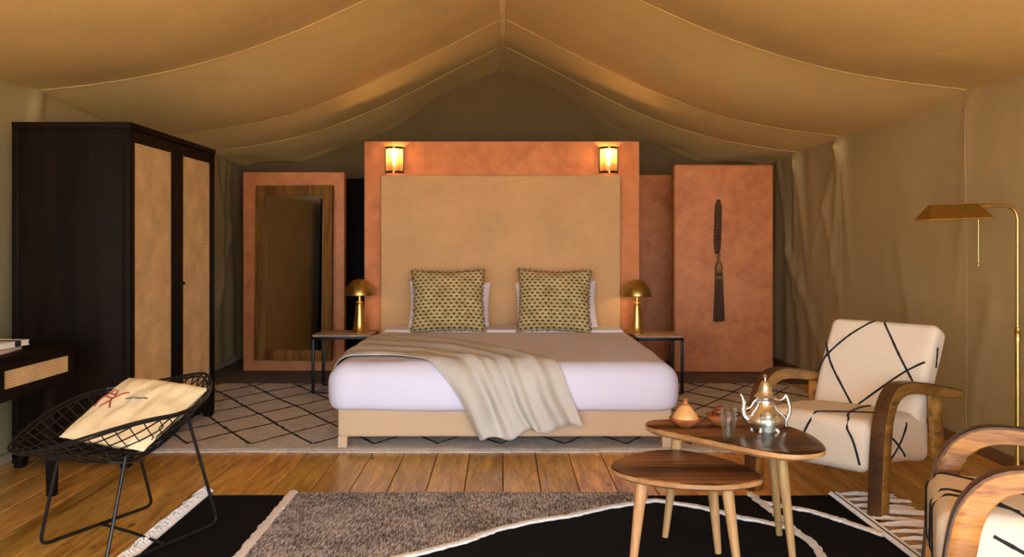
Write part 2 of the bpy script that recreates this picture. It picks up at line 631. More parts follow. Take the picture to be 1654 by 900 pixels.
def copy_tree(o, parent=None):
    c = o.copy(); link(c); c.parent = parent
    for ch in list(o.children):
        if ch is not c: copy_tree(ch, c)
    return c

# ------------------------------------------------------------------ the tent
WL, WR, YB, YF = -2.87, 2.87, 9.72, -2.5
SEAMS = [-0.70, 1.35, 3.40, 5.45, 7.50, 8.55]
RIDGE_Z = 3.17


def eave_z(y):
    return 2.215 - 0.02 * (y - 5)


def ceil_z(x, y):
    t = min(1.0, abs(x) / 2.87)
    z = RIDGE_Z + (eave_z(y) - RIDGE_Z) * t
    s = math.sin(PI * t ** 1.15) if t < 1 else 0.0
    e = sstep(8.3, 9.7, y)
    # near the rear gable the cloth leaves the ridge flat, then drops steeply
    rear = 0.20 * sstep(0.20, 0.45, t) * (1 - sstep(0.74, 1.0, t))
    z -= 0.185 * s * (1 - e) + (0.85 * rear + 0.035 * s) * e
    # each cloth bay hangs a little between its seams
    bay = abs(math.sin(PI * (y - 1.35) / 2.05)) if y < 7.5 else 0.3 * abs(math.sin(PI * (y - 7.5) / 1.05))
    z -= 0.085 * bay * math.sin(PI * min(1, t * 0.9)) + 0.012 * bay * t
    # creases fanning from the rear corners and soft buckles
    z += 0.010 * nz3(x * 1.3, y * 0.8, 3.1) + 0.012 * e * math.sin(t * 26 + y * 5) * sstep(0.35, 0.7, t)
    return z


V, F = grid(lambda u, v: (-2.95 + 5.9 * u, YF + (YB + 0.05 - YF) * v, ceil_z(-2.95 + 5.9 * u, YF + (YB + 0.05 - YF) * v)), 144, 260)
ceiling = tag(obj('ceiling', (V, F), 'canvas'), 'tan canvas tent roof lining sagging in bays from a central ridge', kind='structure')
for y in SEAMS:
    for sgn in (-1, 1):
        pts = []
        for k in range(50):
            x = sgn * 2.85 * (0.01 + 0.99 * k / 49)
            pts.append((x, y, ceil_z(x, y) - 0.004))
        obj('seam', tube(pts, 0.006, 5, flat=0.6), 'canvas', ceiling)
pts = [(0, YF + (YB - 0.02 - YF) * k / 80, ceil_z(0, YF + (YB - 0.02 - YF) * k / 80) - 0.02) for k in range(81)]
obj('ridge_tape', tube(pts, 0.027, 6, flat=0.3), 'ridge_tape', ceiling)


def crease(y, z, y0, z0, y1, z1, width, depth):
    """soft pull crease along a segment"""
    dx, dz = y1 - y0, z1 - z0
    L2 = dx * dx + dz * dz
    t = max(0, min(1, ((y - y0) * dx + (z - z0) * dz) / L2))
    d = math.hypot(y - y0 - t * dx, z - z0 - t * dz)
    return depth * math.exp(-(d / width) ** 2) * (0.35 + 0.65 * (1 - t))


RC = [(7.5, 2.1, 7.75, 0.9, .05, .03), (7.5, 2.1, 7.3, 1.0, .04, .02), (7.5, 2.1, 8.2, 1.2, .05, .03), (8.6, 2.1, 8.3, .9, .06, .03), (8.6, 2.1, 8.75, .7, .06, .035),
      (9.2, 2.1, 8.6, .5, .06, .03), (7.9, 1.6, 7.4, .5, .06, .02), (8.9, 1.2, 7.9, .15, .07, .03), (8.5, .9, 7.7, .05, .05, .02), (5.45, 2.1, 5.6, .9, .05, .012),
      (6.4, 1.2, 6.1, .3, .07, .012), (5.2, .9, 5.5, .1, .06, .012)]
LC = [(7.5, 2.1, 7.8, .8, .05, .03), (8.7, 2.1, 8.5, .6, .06, .04), (9.1, 2.1, 9.0, .7, .06, .04), (8.8, 2.1, 9.2, 1.0, .05, .03), (9.3, 1.4, 8.7, .3, .06, .03),
      (5.45, 2.15, 5.2, 1.5, .05, .02), (5.45, 2.15, 5.5, 1.5, .04, .015), (7.6, 1.0, 7.2, .1, .06, .02)]


def side_wall(name, x0, inward, creases, label):
    def fn(u, v):
        y = YF + (YB - YF) * u
        z = -0.03 + v * (eave_z(y) + 0.09)
        d = 0.012 * nz3(y * 1.1, z * 0.5, x0) + 0.008 * nz3(y * 3.5, z * 0.9, 5 + x0) * sstep(5, 8, y)
        for c in creases: d += crease(y, z, *c)
        d += 0.012 * sstep(7.2, 9.0, y) * math.sin(y * 17 + 2.2 * nz3(y, z, 2)) * (0.4 + 0.6 * (1 - v))
        return (x0 + inward * (d + 0.0), y, z)
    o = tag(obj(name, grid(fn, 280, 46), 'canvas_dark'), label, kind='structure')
    for y in (3.40, 5.48, 7.5):
        pts = []
        for k in range(24):
            u = (y - YF) / (YB - YF); q = fn(u, k / 23)
            pts.append((q[0] - inward * 0.001, q[1], q[2]))
        obj('seam', tube(pts, 0.003, 5), 'canvas_dark', o)
    return o


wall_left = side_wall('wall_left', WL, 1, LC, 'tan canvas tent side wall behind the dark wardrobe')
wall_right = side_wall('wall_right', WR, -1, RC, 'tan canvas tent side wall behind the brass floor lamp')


def back_fn(u, v):
    x = -2.95 + 5.9 * u
    z = -0.03 + v * (ceil_z(x, YB) + 0.07)
    d = 0.015 * math.sin(x * 14 + 2.5 * nz3(x, z, 7)) * (0.4 + 0.6 * (1 - v)) + 0.02 * nz3(x * 2, z * 0.8, 9)
    for c in ((0.9, 2.55, 1.25, 2.0, .05, .05), (0.75, 2.6, 0.95, 2.0, .04, .03), (-1.5, 2.35, -1.9, 1.9, .05, .05), (-1.4, 2.4, -1.2, 2.0, .05, .03), (1.6, 2.4, 2.0, 1.9, .05, .04)):
        d += crease(x, z, *c)
    return (x, YB - 0.03 - d, z)


wall_back = tag(obj('wall_back', grid(back_fn, 120, 60), 'canvas_rear_shaded'), 'shadowed canvas gable wall at the rear of the tent', kind='structure')

# floor: dark subfloor with single planks, grey slab at the rear, desert ground outside
floor = tag(obj('floor', box(WL - 0.1, WR + 0.1, -6.0, 7.92, -0.12, -0.03), 'subfloor', smooth=False), 'honey coloured pine plank floor', kind='structure')
PW = 0.195
pm = None
k = -15
while k * PW < WR:
    x0 = k * PW
    gap = 0.007 if k % 2 == 0 else 0.0025
    if pm is None:
        o = obj('plank', box(0.0, PW - 0.0025, -6.0, 7.92, -0.03, 0.0, 0.002, 1), 'plank', floor, smooth=False)
        pm = o.data
    else:
        o = bpy.data.objects.new('plank', pm); link(o, floor)
    o.location = (x0 + gap / 2, 0, random.uniform(-0.001, 0.0))
    o.scale = (1 - (gap - 0.0025) / PW, 1, 1)
    k += 1
tag(obj('floor_rear', box(WL - 0.1, WR + 0.1, 7.922, YB + 0.1, -0.12, -0.001), 'slab', smooth=False), 'dark grey slab floor at the rear of the tent', kind='structure')
tag(obj('ground', box(-40, 40, -40, 40, -0.6, -0.4), 'sand', smooth=False), 'pale sand ground around the tent', kind='structure')
tag(obj('baseboard_left', box(WL - .01, WL + 0.035, -2.4, 9.7, 0, 0.05, 0.004), 'trim_light', smooth=False), 'pale wooden strip along the foot of the left tent wall', kind='structure')
tag(obj('baseboard_right', box(WR - 0.045, WR + .01, -2.4, 9.7, 0, 0.06, 0.004), 'trim_dark', smooth=False), 'brown wooden strip along the foot of the right tent wall', kind='structure')

# plaster partitions
tag(obj('wall_headboard', box(-1.214, 1.198, 7.752, 8.02, 0, 2.155, 0.012), 'terracotta'), 'terracotta plaster partition framing the linen headboard', kind='structure')
tag(obj('wall_mirror', box(-2.56, -1.56, 8.72, 8.86, 0, 1.965, 0.015), 'terracotta'), 'terracotta plaster panel behind the tall mirror', kind='structure')
tag(obj('wall_tassel', box(1.67, 2.64, 8.62, 8.78, 0, 2.03, 0.025, 3), 'terracotta'), 'terracotta plaster panel carrying the hanging tassel', kind='structure')
tag(obj('wall_passage', box(1.15, 2.5, 9.5, 9.6, 0, 2.0, 0.015), 'terracotta'), 'shadowed terracotta wall seen through the passage', kind='structure')
d1 = tag(obj('passage_dark_sheet', box(-2.2, -0.9, 9.25, 9.31, 0, 1.94, 0.004), 'passage_shade'), 'nearly black sheet added as the darkness of the passage beside the mirror', kind='structure')  # added sheet, makes the unlit gap left of the bed read black
for x in (-1.75, -1.3):
    obj('panel', box(x - .18, x + .18, 9.235, 9.252, 0.15, 1.85, 0.006), 'passage_shade', d1)  # raised fields on the added dark sheet

# ------------------------------------------------------------------ soft shapes
def rbox(x0, x1, y0, y1, z0, z1, r, n=(12, 12, 6), disp=None):
    """box with fully rounded edges as an even quad grid; disp(p, nrm) -> offset along the normal"""
    bm = bmesh.new()
    idx = {}
    nx, ny, nz = n

    def lat(a0, a1, k, m):
        # denser sampling near the rounded borders
        e = r / (a1 - a0) if a1 > a0 else 0
        t = k / m
        q = 5 / m if m > 12 else 3 / m
        if q > 0.45: return a0 + (a1 - a0) * t
        if t < q: s = e * (t / q)
        elif t > 1 - q: s = 1 - e * ((1 - t) / q)
        else: s = e + (1 - 2 * e) * (t - q) / (1 - 2 * q)
        return a0 + (a1 - a0) * s

    def vert(i, j, k):
        key = (i, j, k)
        if key not in idx:
            p = Vector((lat(x0, x1, i, nx), lat(y0, y1, j, ny), lat(z0, z1, k, nz)))
            c = Vector((min(max(p.x, x0 + r), x1 - r), min(max(p.y, y0 + r), y1 - r), min(max(p.z, z0 + r), z1 - r)))
            d = p - c
            if d.length > 1e-9:
                # spread angles evenly over the rounding
                d = Vector([math.tan(max(-1, min(1, q / r)) * PI / 4) for q in d])
                nn = d.normalized()
            else:
                nn = Vector((0, 0, 1))
            p = c + nn * r
            if disp: p = p + nn * disp(p, nn)
            idx[key] = bm.verts.new(p)
        return idx[key]
    for i in range(nx):
        for j in range(ny):
            bm.faces.new((vert(i, j, nz), vert(i + 1, j, nz), vert(i + 1, j + 1, nz), vert(i, j + 1, nz)))
            bm.faces.new((vert(i, j, 0), vert(i, j + 1, 0), vert(i + 1, j + 1, 0), vert(i + 1, j, 0)))
    for i in range(nx):
        for k in range(nz):
            bm.faces.new((vert(i, 0, k), vert(i + 1, 0, k), vert(i + 1, 0, k + 1), vert(i, 0, k + 1)))
            bm.faces.new((vert(i, ny, k), vert(i, ny, k + 1), vert(i + 1, ny, k + 1), vert(i + 1, ny, k)))
    for j in range(ny):
        for k in range(nz):
            bm.faces.new((vert(0, j, k), vert(0, j, k + 1), vert(0, j + 1, k + 1), vert(0, j + 1, k)))
            bm.faces.new((vert(nx, j, k), vert(nx, j + 1, k), vert(nx, j + 1, k + 1), vert(nx, j, k + 1)))
    return bm


def pillow(w_, h_, t_, n=36, seed=0.0, pinch=0.06, wr=0.006, sag=0.0):
    """stuffed cushion lying in XY, thick in Z; returns geometry and uv"""
    V, F, UV = [], [], []

    def pt(u, v, s):
        a, b = 2 * u - 1, 2 * v - 1
        e = (1 - a ** 4) * (1 - b ** 4)
        e = max(0, e) ** 0.55
        # edges pull in between the corners
        x = a * (1 - pinch * (1 - b * b) * abs(a) ** 3) * w_ / 2
        y = b * (1 - pinch * (1 - a * a) * abs(b) ** 3) * h_ / 2
        z = s * e * t_ / 2 * (1 - 0.12 * (a * a + b * b))
        z += s * e * wr * (nz3(a * 2.2, b * 2.2, seed + s) + 0.6 * nz3(a * 5, b * 3, seed + 3 * s))
        y -= sag * (1 - a * a) * max(0, b) * h_
        return (x, y, z)
    for s in (1, -1):
        k0 = len(V)
        for j in range(n + 1):
            for i in range(n + 1):
                V.append(pt(i / n, j / n, s)); UV.append((i / n, j / n))
        for j in range(n):
            for i in range(n):
                q = (k0 + j * (n + 1) + i, k0 + j * (n + 1) + i + 1, k0 + (j + 1) * (n + 1) + i + 1, k0 + (j + 1) * (n + 1) + i)
                F.append(q if s > 0 else q[::-1])
    return (V, F), UV, pt


def on_surface(bvh, pts, direction, off=0.0):
    """drop points along a direction onto a mesh"""
    d = Vector(direction).normalized()
    out = []
    for p in pts:
        p = Vector(p)
        hit = bvh.ray_cast(p - d * 2.0, d)
        if hit[0] is not None:
            out.append(hit[0] + hit[1] * off * (1 if hit[1].dot(d) < 0 else -1))
    return out


def bvh_of(o):
    return BVHTree.FromPolygons([v.co for v in o.data.vertices], [p.vertices for p in o.data.polygons])

# ------------------------------------------------------------------ wardrobe
wd = empty('wardrobe', (-2.41, 5.67, 0), 0, 'tall espresso wardrobe with two woven cane doors', 'wardrobe')
X0, X1, Y0, Y1 = -0.33, 0.33, -0.73, 0.73     # X1 = door side
obj('body', box(X0, X1 - 0.03, Y0 + 0.006, Y1 - 0.006, 0.10, 1.90, 0.003), 'black_wood', wd)
obj('top_board', box(X0 - 0.0, X1 + 0.006, Y0 - 0.004, Y1 + 0.004, 1.90, 1.934, 0.004), 'black_wood', wd)
obj('corner_post', box(X1 - 0.045, X1 - 0.003, Y0, Y0 + 0.05, 0.06, 1.90, 0.003), 'black_wood', wd)
obj('corner_post', box(X1 - 0.045, X1 - 0.003, Y1 - 0.05, Y1, 0.06, 1.90, 0.003), 'black_wood', wd)
obj('corner_post', box(X0, X0 + 0.04, Y0, Y0 + 0.05, 0.06, 1.90, 0.003), 'black_wood', wd)
obj('plinth', box(X0 + 0.03, X1 - 0.03, Y0 + 0.03, Y1 - 0.03, 0.07, 0.12, 0.003), 'black_wood', wd)
for x in (X0 + 0.03, X1 - 0.035):
    for y in (Y0 + 0.035, Y1 - 0.035):
        obj('foot', merge(gbox(x - 0.03, x + 0.03, y - 0.035, y + 0.035, 0.025, 0.10, bev=0.004), gbox(x - 0.024, x + 0.024, y - 0.028, y + 0.028, 0.0 if y < 0 else 0.017, 0.025, bev=0.003)), 'black_wood', wd)
for (ya, yb, ca, cb, hinge) in ((-0.725, 0.0, -0.663, -0.10, 1), (0.002, 0.725, 0.094, 0.63, -1)):
    dm_ = merge(gbox(X1 - 0.03, X1, ya, ca, 0.105, 1.895, bev=0.002), gbox(X1 - 0.03, X1, cb, yb, 0.105, 1.895, bev=0.002),
                gbox(X1 - 0.03, X1 - 0.001, ca, cb, 1.828, 1.895), gbox(X1 - 0.03, X1 - 0.001, ca, cb, 0.105, 0.17))
    door = obj('door', dm_, 'black_wood', wd)
    obj('cane_panel', box(X1 - 0.016, X1 - 0.008, ca - 0.003, cb + 0.003, 0.167, 1.831), 'cane', door, smooth=False)
    ky = -0.02 if hinge == 1 else 0.035
    obj('knob', lathe([(0.0, 0.034), (0.008, 0.033), (0.011, 0.027), (0.009, 0.020), (0.005, 0.014), (0.005, 0), (0.012, 0)], 14), 'black_metal', door,
        loc=(X1 - 0.001, ky, 1.0), rot=(0, PI / 2, 0))

# ------------------------------------------------------------------ desk
dk = empty('desk', (-2.53, 3.72, 0), 0, 'black wooden desk with cane drawer front against left wall', 'desk')
obj('desktop', box(-0.32, 0.34, -0.86, 0.86, 0.725, 0.75, 0.004), 'black_wood', dk)
obj('apron', box(-0.31, 0.305, -0.83, 0.83, 0.55, 0.725, 0.003), 'black_wood', dk)
for (ya, yb) in ((-0.80, -0.02), (0.05, 0.82)):
    fr = merge(gbox(0.305, 0.33, ya, yb, 0.688, 0.722, bev=0.002), gbox(0.305, 0.33, ya, yb, 0.552, 0.606, bev=0.002),
               gbox(0.305, 0.33, ya, ya + 0.14, 0.606, 0.688), gbox(0.305, 0.33, yb - 0.045, yb, 0.606, 0.688))
    dr = obj('drawer', fr, 'black_wood', dk)
    obj('cane_panel', box(0.308, 0.322, ya + 0.139, yb - 0.044, 0.605, 0.689), 'cane', dr, smooth=False)
for x in (-0.28, 0.285):
    for y in (-0.75, 0.69):
        obj('leg', bar([(x, y, 0.0), (x, y, 0.55)], [0.04, 0.058], [0.04, 0.058], (1, 0, 0), 0.12), 'black_wood', dk)

for (cx, cy, a, sx, sy, z, h, cov, lab, nm) in (
        (-2.375, 4.08, 0.12, 0.20, 0.27, 0.75, 0.022, 'print_orange', 'magazine with orange printed cover lowest in the desk pile', 'magazine'),
        (-2.36, 4.11, -0.1, 0.18, 0.25, 0.772, 0.026, 'paper', 'thick white book on top of the desk pile', 'book')):
    b = empty(nm, (cx, cy, z), a, lab, nm, 'reading matter on the desk')
    obj('pages', box(-sx / 2 + 0.003, sx / 2 - 0.003, -sy / 2 + 0.003, sy / 2 - 0.003, 0.003, h - 0.003), 'paper', b, smooth=False)
    obj('cover', merge(gbox(-sx / 2, sx / 2, -sy / 2, sy / 2, 0, 0.003), gbox(-sx / 2, sx / 2, -sy / 2, sy / 2, h - 0.003, h), gbox(-sx / 2, -sx / 2 + 0.003, -sy / 2, sy / 2, 0, h)), cov, b, smooth=False)
    if nm == 'book':
        obj('dark_band', box(-sx / 2 - 0.001, sx / 2 + 0.001, 0.02, 0.06, -0.0002, h + 0.001), 'black_yarn', b, smooth=False)

# ------------------------------------------------------------------ rugs
rug = empty('bedroom_rug', (0, 0, 0), 0, 'cream wool rug with black diamond lattice under the bed', 'rug')
RX0, RX1, RY0, RY1 = -2.52, 2.55, 5.31, 7.88


def rug_top(x, y, base=0.018):
    return base + 0.003 * nz3(x * 9, y * 9, 1)


def slab_grid(x0, x1, y0, y1, nx, ny, top, wob=0.0):
    def fn(u, v):
        x = x0 + (x1 - x0) * u; y = y0 + (y1 - y0) * v
        if v in (0, 1): y += wob * nz3(x * 3, y, 4)
        if u in (0, 1): x += wob * nz3(x, y * 3, 8)
        e = min(u * (x1 - x0), (1 - u) * (x1 - x0), v * (y1 - y0), (1 - v) * (y1 - y0))
        return (x, y, 0.003 + (top(x, y) - 0.003) * min(1, 0.25 + e / 0.03))
    V, F = grid(fn, nx, ny)
    # skirt
    rim = [i for i in range(nx + 1)] + [j * (nx + 1) + nx for j in range(1, ny + 1)] + [ny * (nx + 1) + i for i in range(nx - 1, -1, -1)] + [j * (nx + 1) for j in range(ny - 1, 0, -1)]
    k0 = len(V)
    V += [(V[i][0], V[i][1], 0.0005) for i in rim]
    n = len(rim)
    F += [(rim[i], k0 + i, k0 + (i + 1) % n, rim[(i + 1) % n]) for i in range(n)]
    return V, F


obj('pile', slab_grid(RX0, RX1, RY0, RY1, 150, 90, rug_top, 0.02), 'cream_pile', rug)


def lattice(slope):
    V0 = RY0 + 0.16
    c = -1.18 % 0.39
    for k in range(-18, 18):
        xs = c + 0.39 * k
        pts = []
        n = 90
        for i in range(n + 1):
            y = V0 + (RY1 - 0.05 - V0) * i / n
            x = xs + slope * (y - V0) + 0.018 * nz3(y * 2.2, k * 1.7, slope) + 0.006 * nz3(y * 14, k, 5)
            if RX0 + 0.05 < x < RX1 - 0.05:
                pts.append(Vector((x, y, rug_top(x, y) + 0.001)))
        if len(pts) > 4:
            rr = [(0.0105 if slope < 0 else 0.0075) * (0.75 + 0.9 * abs(nz3(p.x * 11, p.y * 11, k))) for p in pts]
            obj('lattice_line', tube(pts, rr, 5, flat=0.5), 'black_yarn', rug)


lattice(-0.62)
lattice(0.60)

fr_ = empty('living_rug', (0, 0, 0), 0, 'black wool rug with grey field, white lines and fringe', 'rug')
FX0, FX1, FY0, FY1 = -1.47, 1.62, 2.15, 4.39


def rtop(x, y):
    return 0.013 + 0.002 * nz3(x * 8, y * 8, 3)


def rug_edge(x):
    return FY1 + 0.012 * math.sin(x * 2.3) + 0.05 * sstep(-1.1, -1.47, x)


obj('black_field', slab_grid(FX0, FX1, FY0, FY1, 100, 80, rtop, 0.02), 'black_pile', fr_)
LB = spline([(-0.62, 3.2, 0), (-0.47, 3.42, 0), (-0.30, 3.553, 0), (-0.16, 3.67, 0), (-0.03, 3.81, 0), (0.12, 3.92, 0), (0.31, 4.016, 0), (0.486, 4.137, 0), (0.62, 4.20, 0), (0.73, 4.255, 0), (0.82, 4.20, 0),
             (0.92, 4.146, 0), (1.066, 3.99, 0), (1.2, 3.885, 0), (1.255, 3.80, 0), (1.27, 3.567, 0), (1.2, 3.2, 0), (1.1, 2.8, 0)], 200)
# grey marled field bounded by the straight line on its left and the wavy line
gl = [p for p in LB if p.x <= 0.70 and p.y < 4.26]
gl = gl[:max(range(len(gl)), key=lambda i: gl[i].x) + 1]
grid_n = 24
V, F = [], []
for p in gl:
    for j in range(grid_n + 1):
        t = j / grid_n
        # sweep from the wavy line to the far edge / left border
        q = Vector((-1.04 + (0.72 + 1.04) * ((p.x + 0.62) / (0.70 + 0.62)), FY1 + 0.012, 0))
        a = p.lerp(q, t)
        V.append((a.x, a.y, rtop(a.x, a.y) + 0.006))
for i in range(len(gl) - 1):
    for j in range(grid_n):
        a = i * (grid_n + 1) + j
        F.append((a, a + grid_n + 1, a + grid_n + 2, a + 1))
# the part left of the wavy line's start
p0 = gl[0]
k0 = len(V)
for i in range(13):
    for j in range(grid_n + 1):
        t = j / grid_n
        b0 = Vector((-1.04, 2.2, 0)).lerp(p0, i / 12)
        b1 = Vector((-1.04, FY1 + 0.012, 0))
        a = b0.lerp(b1, t)
        V.append((a.x, a.y, rtop(a.x, a.y) + 0.006))
for i in range(12):
    for j in range(grid_n):
        a = k0 + i * (grid_n + 1) + j
        F.append((a, a + grid_n + 1, a + grid_n + 2, a + 1))
obj('grey_field', (V, F), 'grey_pile', fr_)


def rug_line(pts, r=0.02, mat='white_yarn', seed=0):
    P = []
    for i, p in enumerate(pts):
        q = Vector((p[0] + 0.010 * nz3(p[0] * 25, p[1] * 25, seed), p[1] + 0.007 * nz3(p[0] * 25, p[1] * 25, seed + 9), 0))
        q.z = rtop(q.x, q.y) + 0.007
        P.append(q)
    rr = [r * (0.8 + 0.5 * abs(nz3(p.x * 40, p.y * 40, seed))) for p in P]
    obj('white_line', tube(P, rr, 7, flat=0.5), mat, fr_)


def seg(a, b, n):
    return [Vector((a[0] + (b[0] - a[0]) * i / n, a[1] + (b[1] - a[1]) * i / n, 0)) for i in range(n + 1)]


rug_line([p for p in LB], 0.022, seed=1)
rug_line(seg((-1.04, 2.2), (-1.04, FY1 + 0.005), 120), 0.024, seed=2)
rug_line(spline([(1.215, 4.38, 0), (1.244, 4.09, 0), (1.26, 3.83, 0)], 40), 0.022, seed=3)
rug_line(spline([(1.24, 4.22, 0), (1.34, 4.14, 0), (1.45, 4.04, 0), (1.61, 3.75, 0)], 50), 0.022, seed=4)
# short loop fringe on the left edge, too fine to part
parts = []
rnd = random.Random(3)
for i in range(330):
    y = FY0 + (FY1 - FY0 + 0.05) * (i + rnd.random()) / 330
    L = rnd.uniform(0.035, 0.085)
    a = rnd.uniform(-0.5, 0.5)
    x = FX0 + 0.02
    parts.append(tube([(x, y, 0.012), (x - L * 0.5, y + a * L * 0.4, 0.024 + rnd.uniform(0, 0.012)), (x - L, y + a * L, 0.008)], 0.0045, 4))
tag(obj('loop_fringe', merge(*parts), 'white_yarn', fr_), kind='stuff')
parts = []
for i in range(150):
    y = FY0 + (FY1 - FY0) * i / 150
    for x in (FX0 + 0.012, FX1 + 0.005, FX1 + 0.028):
        parts.append(tube([(x - 0.012, y, 0.016), (x, y + 0.006, 0.023), (x + 0.012, y + 0.012, 0.016)], 0.0055, 4))
tag(obj('knotted_edge', merge(*parts), 'white_yarn', fr_), kind='stuff')
parts = []
for i in range(150):
    y = FY0 + (FY1 - FY0) * (i + 0.5) / 150
    for x in (FX0 + 0.012, FX1 + 0.018):
        parts.append(tube([(x - 0.014, y, 0.014), (x, y + 0.006, 0.020), (x + 0.014, y + 0.012, 0.014)], 0.0055, 4))
tag(obj('dark_knots', merge(*parts), 'black_yarn', fr_), kind='stuff')
for i in range(24):
    y = FY0 + 0.03 + (FY1 - FY0 - 0.04) * i / 23
    parts = []
    L = rnd.uniform(0.24, 0.33)
    dy = rnd.uniform(-0.05, 0.05)
    for q in range(12):
        o_ = rnd.uniform(-1, 1)
        l = L * rnd.uniform(0.8, 1.05)
        x = FX1 + 0.03
        parts.append(tube([(x, y + o_ * 0.012, 0.014), (x + l * 0.35, y + o_ * 0.016 + dy * 0.2, 0.012 + rnd.random() * 0.012),
                           (x + l * 0.7, y + o_ * 0.026 + dy * 0.6 + rnd.uniform(-.008, .008), 0.008 + rnd.random() * 0.008), (x + l, y + o_ * 0.030 + dy, 0.005)], 0.003, 4))
    obj('fringe_tassel', merge(*parts), 'white_yarn', fr_)

# ------------------------------------------------------------------ bed
bed = empty('bed', (0.012, 6.5, 0.0), 0, 'wide bed base upholstered in beige cloth on short legs', 'bed')
RZ = 0.021
bd = obj('bed_base', rbox(-1.015, 1.015, -1.13, 1.14, RZ + 0.06, 0.27, 0.02, (40, 40, 8), lambda p, n: 0.002 * nz3(p.x * 5, p.y * 5, p.z * 5)), 'base_cloth', bed)
for x in (-0.985, 0.985):
    for y in (-1.10, 1.10):
        obj('leg', box(x - 0.028, x + 0.028, y - 0.028, y + 0.028, 0.017, RZ + 0.065, 0.004), 'base_cloth', bed)
obj('mattress', rbox(-0.99, 0.99, -1.13, 1.12, 0.26, 0.47, 0.06, (20, 20, 8)), 'pillow_white', bed)

DX0, DX1, DY0, DY1, DZ0, DZ1, DR = -1.06, 1.075, 5.285, 7.655, 0.215, 0.535, 0.125


def duv(p, n):
    d = 0.010 * nz3(p.x * 1.7, p.y * 1.4, p.z * 2) + 0.005 * nz3(p.x * 4.2, p.y * 3.1, p.z * 3)
    d += 0.0035 * math.sin(p.x * 9 + 4 * nz3(p.x, p.y, 2)) * (1 if n.z < 0.5 else 0.3)
    # hem sits lower to the right, looser skirt
    if p.z < 0.34: d += 0.012 * sstep(0.34, 0.24, p.z) * (0.5 + 0.5 * nz3(p.x * 3, p.y * 3, 7)) - 0.025 * sstep(0.27, 0.215, p.z)
    return d


duvet = tag(obj('duvet', rbox(DX0, DX1, DY0, DY1, DZ0, DZ1, DR, (90, 90, 22), duv), 'sheet'), 'smooth white duvet covering the whole bed', 'duvet')
# turned-down sheet band under the pillows
fold = obj('turned_edge', rbox(-0.975, 0.99, 7.20, 7.64, 0.495, 0.555, 0.028, (60, 20, 6), lambda p, n: 0.004 * nz3(p.x * 3, p.y * 5, 3)), 'pillow_white', duvet)
dbv = bvh_of(duvet)

# throw in unfolded bed coordinates (U across, V along the bed, running over the edges)
CX, CY, CZ = DX0 + DR, DY0 + DR, DZ1 - DR


def wrap(U, Vv, off):
    z = DZ1; x = U; y = Vv; n = Vector((0, 0, 1))
    if Vv < CY:
        s = CY - Vv
        R_ = DR
        if s < R_ * PI / 2:
            a = s / R_
            y = CY - R_ * math.sin(a); z = CZ + R_ * math.cos(a); n = Vector((0, -math.sin(a), math.cos(a)))
        else:
            y = DY0; z = CZ - (s - R_ * PI / 2); n = Vector((0, -1, 0))
    elif U < CX:
        s = CX - U
        if s < DR * PI / 2:
            a = s / DR
            x = CX - DR * math.sin(a); z = CZ + DR * math.cos(a); n = Vector((-math.sin(a), 0, math.cos(a)))
        else:
            x = DX0; z = CZ - (s - DR * PI / 2); n = Vector((-1, 0, 0))
    return Vector((x, y, z)) + n * off


B1 = spline([(-1.27, 5.74, 0), (-1.12, 5.64, 0), (-0.98, 5.57, 0), (-0.80, 5.59, 0), (-0.66, 5.57, 0), (-0.54, 5.47, 0), (-0.44, 5.36, 0), (-0.36, 5.27, 0), (-0.30, 5.20, 0), (-0.23, 5.07, 0), (-0.136, 4.885, 0)], 110)
B2 = spline([(-1.27, 6.95, 0), (-1.1, 6.92, 0), (-0.95, 6.85, 0), (-0.75, 6.78, 0), (-0.52, 6.67, 0), (-0.3, 6.45, 0), (-0.14, 6.26, 0), (0.0, 6.0, 0), (0.15, 5.72, 0), (0.28, 5.45, 0),
             (0.35, 5.3, 0), (0.38, 5.2, 0), (0.415, 5.11, 0), (0.47, 4.99, 0)], 110)
# more of the near border's samples lie on the hanging end
NB = 110
V, F = [], []
for i in range(110):
    for j in range(NB + 1):
        t = j / NB
        p = B1[i].lerp(B2[i], t)
        a = i / 109
        hang = sstep(5.36, 5.05, p.y)
        ph = 1.6 * nz3(a * 2.0, 0.3, 1.1) + 1.2 * nz3(a * 1.2, t * 2.5, 4.2)
        f1 = math.sin(t * 25 + ph * 2.4)
        f2 = math.sin(t * 47 + 3 * ph + 1)
        fold_h = (0.020 + 0.038 * hang) * (0.5 + 0.5 * f1) ** 1.6 * (0.65 + 0.7 * nz3(a * 3, t * 4, 6)) + (0.006 + 0.006 * hang) * f2 * (0.5 + 0.8 * nz3(a * 3, t * 3, 8)) + 0.03 * max(0, nz3(t * 6, a * 5, 2)) ** 1.2
        edge = min(t, 1 - t) / 0.04
        off = 0.016 + fold_h * min(1, edge) + 0.012 * hang
        U, Vv = p.x, p.y
        Vv += 0.02 * math.sin(t * 17 + ph) * sstep(0.93, 1.0, a)
        U += 0.012 * math.sin(a * 9 + t * 6) * hang
        V.append(wrap(U, Vv, off))
for i in range(109):
    for j in range(NB):
        a = i * (NB + 1) + j
        F.append((a, a + 1, a + NB + 2, a + NB + 1))
thr = tag(obj('throw_blanket', (V, F), 'throw'), 'crumpled grey-beige throw hanging over the front of the bed', 'blanket')
sm = thr.modifiers.new('thick', 'SOLIDIFY'); sm.thickness = 0.006; sm.offset = -1

# headboard
hb = tag(obj('headboard', rbox(-1.06, 1.025, 7.66, 7.75, 0.30, 1.853, 0.022, (60, 8, 60), lambda p, n: 0.003 * nz3(p.x * 2, p.y, p.z * 2)), 'linen'),
         'tall padded headboard in tan linen set in terracotta frame', 'headboard')

